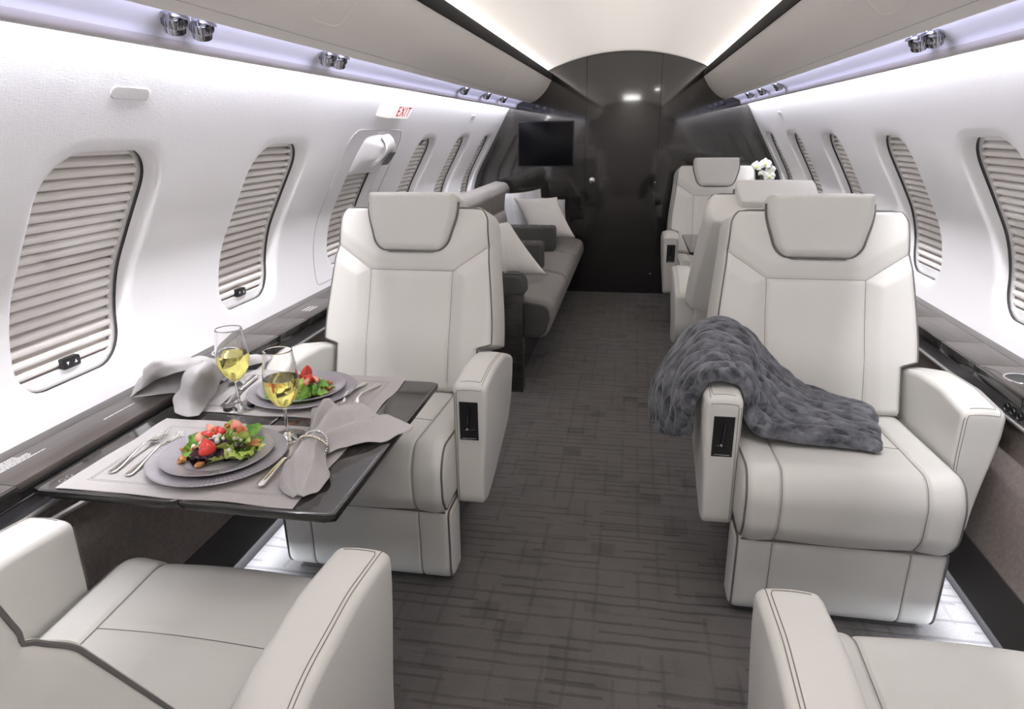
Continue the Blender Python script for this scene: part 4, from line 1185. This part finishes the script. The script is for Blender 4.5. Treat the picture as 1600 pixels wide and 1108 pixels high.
def salad(cx, cy, which, seed, flip):
    rnd = random.Random(seed); z0 = TZ+.0115
    def pos(dx, dy, dz=0): return (cx+dx*flip, cy+dy*flip, z0+dz)
    w = '%s plate' % which
    # lettuce (dx, dy, dz, size, kind)
    leaves = [(-.055, .055, .008, .022, 'g'), (-.030, .070, .012, .020, 'g'), (-.045, .025, .010, .020, 'g'), (-.060, .005, .008, .018, 'g'), (.020, .070, .014, .022, 'g'), (.045, .055, .010, .020, 'g'), (.058, .035, .008, .020, 'g'),
              (.015, .040, .020, .024, 'y'), (.035, .020, .016, .022, 'y'), (.055, .000, .008, .022, 'y'), (.030, -.020, .006, .022, 'y'), (.065, .018, .010, .018, 'y'), (-.010, .055, .022, .018, 'y'),
              (-.020, -.018, .008, .020, 'p'), (-.005, -.032, .006, .019, 'p'), (-.030, -.030, .005, .016, 'p'), (.005, .0, .016, .018, 'p'), (-.025, .012, .018, .018, 'g'), (0, .030, .012, .022, 'g')]
    lab = {'g': 'ruffled green lettuce leaf in the salad on the '+w, 'y': 'pale yellow-green lettuce leaf in the salad on the '+w, 'p': 'dark purple salad leaf in the salad on the '+w}
    mt = {'g': LEAFG, 'y': LEAFY, 'p': LEAFP}
    for k, (dx, dy, dz, r, c) in enumerate(leaves):
        put('leaf%s%d' % (c, k % 3), lambda k=k: leaf_mesh(k % 3+5*ord('gyp'['gyp'.index(c)]), .02), 'lettuce_leaf', mt[c], pos(dx*.92, dy*.92, dz*.75), (rnd.uniform(-.55, .55), rnd.uniform(-.55, .55), rnd.uniform(0, 6)), r/.0188, lab[c], 'lettuce', 'salad leaves on the '+w)
    # strawberries
    B = [((.002, -.034, .020), (radians(84), radians(0), radians(84)), .0195, 'whole'), ((-.022, .018, .030), (radians(40), .3, radians(150)), .0135, 'whole'), ((-.002, .022, .034), (radians(60), -.3, radians(30)), .012, 'whole')]
    C = [((-.046, .012, .024), (radians(70), .4, radians(-40)), .013), ((.012, .058, .034), (radians(75), -.2, radians(60)), .012), ((-.034, .040, .030), (radians(60), .2, radians(100)), .012), ((.030, .048, .030), (radians(75), .2, radians(200)), .0115)]
    for k, (p, r, s, _) in enumerate(B):
        put('berry', lambda: berry_mesh(.015), 'strawberry', BERRY, pos(*p), (r[0], r[1], r[2]+(pi if flip < 0 else 0)), s/.015,
            ['big red strawberry lying at the front of the salad on the ', 'red strawberry piece in the middle of the salad on the ', 'small red strawberry piece at the top of the salad on the '][k]+w, 'strawberry', 'strawberries on the '+w)
    for p, r, s in C:
        put('berryc', lambda: berry_mesh(.013), 'strawberry_slice', BERRYC, pos(*p), (r[0], r[1], r[2]+(pi if flip < 0 else 0)), s/.013, 'pinkish cut strawberry slice in the salad on the '+w, 'strawberry', 'cut strawberry slices on the '+w)
    for k, (dx, dy, dz) in enumerate([(-.072, -.002, .004), (-.066, .012, .004), (-.052, -.040, .003), (-.006, -.052, .003), (-.012, .062, .034), (.066, .030, .016), (-.046, -.008, .012), (.002, .076, .030)]):
        put('nut%d' % (k % 3), lambda k=k: lump_mesh(k+3, .0085, .55, 3, (1, 1.3, .7)), 'walnut', NUT, pos(dx, dy, dz+.003), (rnd.uniform(-.4, .4), rnd.uniform(-.4, .4), rnd.uniform(0, 6)), rnd.uniform(.8, 1.05), 'candied walnut piece on the salad of the '+w, 'walnut', 'candied walnuts on the '+w)
    for k in range(26):
        a, rr = rnd.uniform(0, 6.28), rnd.uniform(0, .055)
        put('chz%d' % (k % 2), lambda k=k: lump_mesh(k+9, .004, .4, 2), 'cheese_crumble', CHEESE, pos(rr*cos(a)-.005, rr*sin(a)+.015, .034-rr*.35+rnd.uniform(0, .004)), (0, 0, rnd.uniform(0, 6)), rnd.uniform(.7, 1.4), 'white cheese crumb scattered over the salad on the '+w, 'cheese', 'cheese crumbs on the '+w)
    for k, (dx, dy, dz) in enumerate([(.040, .006, .022), (.050, .012, .020)]):
        put('olive', lambda: lump_mesh(2, .007, .12, 3, (1, 1, .9)), 'olive', OLIVE, pos(dx, dy, dz), (0, 0, k), 1, 'dark round olive piece on the pale lettuce of the '+w, 'olive', 'olive pieces on the '+w)
salad(PX, PY1, 'near', 11, 1)
salad(PX, PY2, 'far', 12, -1)

# ================================================================== fur throw
def mat_fur():
    t = NT('grey_fur_throw'); t.set(Roughness=.85, Specular_IOR_Level=.2, Sheen_Weight=.35, Sheen_Roughness=.4)
    t.b.inputs['Sheen Tint'].default_value = (.7, .72, .78, 1)
    v = t.coord(); n2 = t.noise(v, 420, 2); n1 = t.noise(t.coord((16, 26, 1), 'UV', (0, 0, .25)), 1, 4, .62)
    c = t.ramp(n1, [(.35, (.034, .036, .042, 1)), (.66, (.19, .195, .215, 1))]); t.l(c, t.b.inputs['Base Color'])
    t.bump(t.math('ADD', t.math('MULTIPLY', n1, 1.0), t.math('MULTIPLY', n2, .25)), .8, .006); return t.m
FUR = mat_fur()
def throw():
    # rows run from the outside hang, over the arm and down across the seat; columns run front edge -> back edge
    c = [
     [(.262, 1.745, .462), (.232, 1.78, .440), (.194, 1.84, .425), (.182, 1.91, .418), (.205, 1.965, .43)],
     [(.264, 1.735, .520), (.230, 1.78, .512), (.194, 1.85, .506), (.187, 1.935, .506), (.215, 1.99, .51)],
     [(.272, 1.730, .570), (.245, 1.78, .585), (.225, 1.86, .600), (.232, 1.95, .610), (.258, 2.01, .585)],
     [(.305, 1.725, .626), (.295, 1.78, .652), (.290, 1.87, .680), (.300, 1.965, .692), (.315, 2.03, .650)],
     [(.350, 1.725, .628), (.345, 1.78, .655), (.348, 1.88, .688), (.362, 1.985, .700), (.372, 2.045, .655)],
     [(.392, 1.735, .600), (.395, 1.79, .632), (.405, 1.89, .664), (.425, 1.985, .668), (.435, 2.035, .640)],
     [(.408, 1.735, .520), (.425, 1.80, .570), (.445, 1.89, .604), (.475, 1.975, .602), (.490, 2.02, .585)],
     [(.440, 1.725, .480), (.470, 1.80, .520), (.500, 1.88, .548), (.530, 1.95, .552), (.550, 2.00, .540)],
     [(.520, 1.715, .470), (.545, 1.79, .494), (.570, 1.86, .508), (.595, 1.925, .512), (.615, 1.975, .510)],
     [(.610, 1.708, .468), (.630, 1.775, .484), (.650, 1.84, .492), (.670, 1.90, .498), (.690, 1.955, .496)],
     [(.700, 1.700, .466), (.712, 1.76, .478), (.725, 1.825, .484), (.738, 1.885, .488), (.750, 1.94, .482)],
     [(.728, 1.695, .460), (.742, 1.755, .464), (.757, 1.82, .467), (.770, 1.88, .470), (.782, 1.935, .466)]]
    G = net([[Vector(p) for p in r] for r in c], 14, 40); N = grid_normals(G); nu, nv = len(G), len(G[0]); out = []
    for i in range(nu):
        r = []
        for j in range(nv):
            p, n = G[i][j], N[i][j]
            if n.z < 0 and i > nu*.3: n = -n
            if i <= nu*.3 and n.x > 0: n = -n
            u, v = i/(nu-1), j/(nv-1)
            # long pleats run along the throw, crossed by short crushed ridges
            e = smooth(0, .05, v)*smooth(1, .95, v)*smooth(1, .96, u)
            q = v*58+7*noise.noise(Vector((u*7, v*2.5, 0)))
            d = .010*(abs(sin(q*.5))**.7)*e + .012*noise.noise(Vector((u*9, v*6, 3.1)))*e + .007*noise.noise(Vector((u*15, v*34, 7)))*e + .003*noise.noise(Vector((u*60, v*60, 2)))*e
            edge = min(v, 1-v)
            r.append(p+n*(d-.010*(1-smooth(0, .045, edge))))
        out.append(r)
    loc = Vector((.33, 1.86, .62)); me = bpy.data.meshes.new('fur_throw')
    mb = MB(); mb.grid([[p-loc for p in r] for r in out], flip=True); me.from_pydata(mb.v, [], mb.f)
    uv = me.uv_layers.new(name='weave')
    for lp in me.loops:
        i, j = divmod(lp.vertex_index, nv); uv.data[lp.index].uv = (i/(nu-1), j/(nv-1))
    me.materials.append(FUR); me.shade_smooth(); o = bpy.data.objects.new('fur_throw', me); COL.objects.link(o); o.location = loc
    md = o.modifiers.new('thickness', 'SOLIDIFY'); md.thickness = .016; md.offset = -1
    sb = o.modifiers.new('soft', 'SUBSURF'); sb.levels = 1; sb.render_levels = 1
    tag(o, 'dark grey crushed fur throw draped over the aisle armrest and seat', 'blanket')
throw()

# ================================================================== sofa
SOFAF = mat_linen('grey_brown_sofa_cloth', (.225, .21, .20, 1), .3)
SOFAD = mat_linen('dark_grey_arm_cloth', (.075, .073, .070, 1), .3)
SEAMD = plain('sofa_seam', (.05, .045, .042, 1), .9)
DARKWOOD = finish_veneer(mat_veneer('dark_side_veneer', (.014, .012, .011, 1), (.035, .031, .029, 1), 'x', .22, .5))
def sofa():
    X, Y, = -.70, 4.25
    root = empty('sofa', (X, Y, 0), 'long grey upholstered sofa along the left wall before the bulkhead', 'sofa')
    def M(y, p): return Vector((p.x-X, y-Y, p.y))
    # seat cushions: profile in x,z, front edge bulged and hung low
    ys = [3.22, 3.92, 4.62, 5.30]
    prof = [Vector(p) for p in ((-1.00, .30), (-1.00, .44), (-.42, .468), (-.285, .44), (-.275, .36), (-.315, .255), (-.40, .25))]
    P = resample(fillet(prof, [.02, .04, .2, .07, .06, .05, .02], 8), 110)
    for i in range(3):
        xs, ins = endround(ys[i]+.002, ys[i+1]-.002, .03, np.linspace(ys[i]+.06, ys[i+1]-.06, 6))
        mb = loft(P, xs, ins, M); mb.obj('seat_cushion', SOFAF, root, smooth=60)
    # dark upholstered end cap facing forward
    Pi = [p for p in resample(fillet([Vector(p) for p in ((-.98, .30), (-.98, .42), (-.43, .445), (-.305, .425), (-.297, .36), (-.325, .272), (-.41, .265))], [.02, .04, .1, .06, .05, .04, .02], 6), 70)]
    xs, ins = endround(3.212, 3.24, .008); mb = loft(Pi, xs, ins, M); mb.obj('end_panel', SOFAD, root, smooth=60)
    # back: leaning profile along the wall, in three sections with a head roll
    bp = [Vector(p) for p in ((-.90, .43), (-.80, .45), (-.845, .66), (-.865, .70), (-.86, .83), (-.885, .875), (-.97, .885), (-1.02, .86), (-1.08, .70), (-1.06, .45))]
    B = resample(fillet(bp, [.02, .05, .1, .04, .05, .04, .04, .03, .1, .03], 6), 120)
    for i in range(3):
        xs, ins = endround(ys[i]+.002, ys[i+1]-.002, .022, np.linspace(ys[i]+.05, ys[i+1]-.05, 6))
        def dp(x, k):
            p = B[k]; return .010*exp(-((p.y-.70)/.008)**2) if p.x > -.95 and p.y < .8 else 0
        mb = loft(B, xs, ins, M, disp=dp); mb.obj('back_cushion', SOFAF, root, smooth=60)
    # fold-down centre armrests with cup holders
    for y0, y1, x1 in ((3.86, 4.02, -.425), (4.56, 4.72, -.430)):
        R = resample(fillet([Vector((-.86, .44)), Vector((-.86, .628)), Vector((x1, .628)), Vector((x1, .462))], [.02, .03, .022, .02], 6), 70)
        xs, ins = endround(y0, y1, .014); mb = loft(R, xs, ins, M); a = mb.obj('centre_armrest', SOFAD, root, smooth=60)
        mb = MB()
        for cx in (x1-.085, x1-.22):
            mb.lathe([(.030, .0), (.033, .0022), (.037, .0022), (.039, 0)], (cx-X, (y0+y1)/2-Y, .6285), 32); mb.lathe([(.0315, .0012), (0, .0012)], (cx-X, (y0+y1)/2-Y, .6285), 32, 1)
        mb.obj('cup_holder', [plain('dark_rim', (.05, .05, .05, 1), .3, .6), GAP], a)
    # plinth
    mb = MB(); mb.box((-1.0-X, 3.24-Y, 0), (-.46-X, 5.36-Y, .262)); mb.obj('plinth', DARKWOOD, root, smooth=0)
    return root
sofa()
def end_cabinet():
    X, Y = -.73, 3.15
    root = empty('end_cabinet', (X, Y, 0), 'dark veneered end cabinet with cup holder between left armchair and sofa', 'cabinet')
    mb = MB(); mb.box((-.99-X, 3.115-Y, 0), (-.418-X, 3.185-Y, .505), .003); mb.obj('body', DARKWOOD, root)
    mb = MB(); mb.box((-.97-X, 3.110-Y, .03), (-.445-X, 3.116-Y, .44), .002); mb.obj('door', DARKWOOD, root)
    R = resample(fillet([Vector((-1.03, .505)), Vector((-1.03, .605)), Vector((-.405, .600)), Vector((-.402, .505))], [.01, .02, .05, .01], 8), 70)
    xs, ins = endround(3.09, 3.20, .014); mb = loft(R, xs, ins, lambda y, p: Vector((p.x-X, y-Y, p.y))); mb.obj('padded_top', SOFAD, root, smooth=60)
    mb = MB(); mb.lathe([(.034, 0), (.036, .002), (.040, .002), (.042, 0)], (-.47-X, 3.145-Y, .6045), 32); mb.lathe([(.0345, .001), (0, .001)], (-.47-X, 3.145-Y, .6045), 32, 1)
    mb.obj('cup_holder', [plain('dark_rim_2', (.05, .05, .05, 1), .3, .6), GAP], root)
    return root
end_cabinet()
mb = MB(); mb.box((-.004, -.012, 0), (.004, .012, .022), .002)
tag(mb.obj('floor_latch', CHROME, loc=(-.425, 3.58, 0.0)), 'tiny chrome latch on the floor edge beneath the sofa', 'latch')

def mat_cushion(name, c1, c2, stripe):
    t = NT(name); t.set(Roughness=.85, Specular_IOR_Level=.2); v = t.coord()
    w = t.n('ShaderNodeTexWave'); w.bands_direction = 'X'; w.inputs['Scale'].default_value = stripe; w.inputs['Distortion'].default_value = .4; t.l(v, w.inputs['Vector'])
    c = t.ramp(w.outputs['Fac'], [(.2, c1), (.6, c2)]); t.l(c, t.b.inputs['Base Color']); t.bump(t.math('ADD', w.outputs['Fac'], t.noise(v, 60, 3)), .4, .003); return t.m
CUSH = mat_cushion('ribbed_cream_cushion', (.62, .60, .57, 1), (.76, .74, .71, 1), 34)
CUSH2 = mat_cushion('plain_silver_cushion', (.46, .465, .48, 1), (.52, .525, .54, 1), 3)
def cushion(loc, U, V, th, mat, label, seed):
    U = Vector(U); V = Vector(V); size = (U.length+V.length)/2
    ux = U.normalized(); nz = U.cross(V).normalized(); vy = nz.cross(ux); Mr = Matrix((ux, vy, nz)).transposed(); Vl = Mr.inverted() @ V
    K = Matrix(((U.length/size, Vl.x/size, 0), (0, Vl.y/size, 0), (0, 0, 1)))
    n = 48; F, B = [], []; h = size/2
    for i in range(n+1):
        f, b = [], []
        for j in range(n+1):
            u, v = -1+2*i/n, -1+2*j/n
            pin = 1-.075*(1-abs(v)**2.2) * 1; pin2 = 1-.075*(1-abs(u)**2.2)
            x, y = u*h*pin, v*h*pin2
            t = (max(0, (1-u*u)*(1-v*v)))**.42*th
            w = .006*noise.noise(Vector((u*2+seed, v*2, 1)))*(1-u*u)*(1-v*v)
            f.append(K @ Vector((x, y, t+w))); b.append(K @ Vector((x, y, -t+w)))
        F.append(f); B.append(b)
    mb = MB(); mb.grid(F); mb.grid(B, flip=True)
    ed = [F[i][0] for i in range(n+1)]+[F[n][j] for j in range(1, n+1)]+[F[i][n] for i in range(n-1, -1, -1)]+[F[0][j] for j in range(n-1, 0, -1)]
    o = mb.obj('throw_cushion', mat, smooth=180); m = Matrix((ux, vy, nz)).transposed().to_4x4(); m.translation = Vector(loc); o.matrix_world = m
    mb = MB(); mb.tube(ed, .0035, 6, closed=True); mb.obj('piping', plain('cushion_piping_%d' % seed, (.35, .32, .29, 1), .8), o)
    return tag(o, label, 'cushion', 'scatter cushions on the sofa')
cushion((-.545, 4.93, .650), (.31, .05, .005), (-.15, .15, .27), .062, CUSH, 'cream ribbed cushion in front at the far end of the sofa', 1)
cushion((-.72, 5.08, .660), (.30, .06, .03), (-.07, .12, .32), .050, CUSH2, 'plain silvery cushion half hidden behind the cream one on the sofa', 2)
cushion((-.56, 5.26, .605), (.30, -.02, -.04), (-.04, .05, .32), .035, CUSH2, 'rearmost silvery cushion of the far sofa end, only its corner showing', 4)
cushion((-.605, 3.54, .645), (.28, .13, .0), (-.21, .0, .285), .060, CUSH, 'cream ribbed cushion leaning at the near end of the sofa', 3)

# ================================================================== orchid
def orchid():
    X, Y = 1.03, 5.12
    root = empty('orchid', (X, Y, .6375), 'white orchid spray in a small vase on the far right ledge', 'flowers')
    t = NT('amber_vase'); t.set(Base_Color=(.35, .24, .03, 1), Roughness=.15, Coat_Weight=.5)
    mb = MB(); mb.lathe([(0, .0), (.035, 0), (.042, .05), (.040, .13), (.028, .20), (.026, .26), (.030, .30), (.026, .295), (.022, .2), (0, .19)], (0, 0, 0), 28); mb.obj('vase', t.m, root)
    G = mat_leaf('orchid_stem', (.10, .16, .03, 1), (.2, .3, .06, 1)); Wt = plain('orchid_petal', (.86, .86, .83, 1), .5); Yl = plain('orchid_heart', (.65, .72, .20, 1), .5)
    st = [tuple(p) for p in crow([Vector(p) for p in ((0, 0, .2), (-.005, -.01, .32), (-.04, -.04, .39), (-.09, -.06, .41), (-.15, -.08, .39), (-.20, -.09, .345))], 6)]
    mb = MB(); mb.tube(st, .003, 6); mb.obj('stem', G, root)
    def flower(p, s, rz, tilt):
        mb = MB(); R = Matrix.Rotation(rz, 3, 'Z') @ Matrix.Rotation(tilt, 3, 'X')
        for k, (a, l, w) in enumerate(((90, 1, .42), (210, .95, .40), (330, .95, .40), (12, 1, .62), (168, 1, .62))):
            A = radians(a); d = Vector((cos(A), 0, sin(A))); e = Vector((-sin(A), 0, cos(A))); rows = []
            for i in range(9):
                q = i/8; wd = w*sin(pi*min(.97, q*.9+.08))**.6; row = []
                for j in range(7):
                    vv = -1+2*j/6; row.append(Vector(p)+R @ ((d*q*l+e*vv*wd+Vector((0, -1, 0))*(.18*q*q-.12*vv*vv+.02*k))*s))
                rows.append(row)
            mb.grid(rows)
        o = mb.obj('flower', Wt, root, smooth=60)
        mb = MB(); m2 = lump_mesh(3, s*.22, .3, 2); mb.add([Vector(v)+Vector(p)+R @ Vector((0, -.22*s, -.05*s)) for v in m2.v], m2.f); mb.obj('lip', Yl, o)
    for p, s, rz, tl in (((-.015, -.05, .375), .040, .3, .2), ((-.055, -.075, .415), .042, .1, -.1), ((-.02, -.08, .335), .040, -.2, .3), ((-.115, -.09, .40), .040, .2, .1), ((-.075, -.09, .355), .026, .0, .4), ((-.030, -.075, .30), .030, .2, .6)):
        flower(p, s, rz, tl)
    mb = MB()
    for p, r in (((-.165, -.085, .385), .015), ((-.185, -.09, .362), .012), ((-.205, -.095, .338), .009)):
        m2 = lump_mesh(2, r, .15, 2, (1, 1, 1.2)); mb.add([Vector(v)+Vector(p) for v in m2.v], m2.f)
    mb.obj('buds', Yl, root)
    for ch in root.children:
        if ch.name != 'vase': ch.location.z = -.037
orchid()
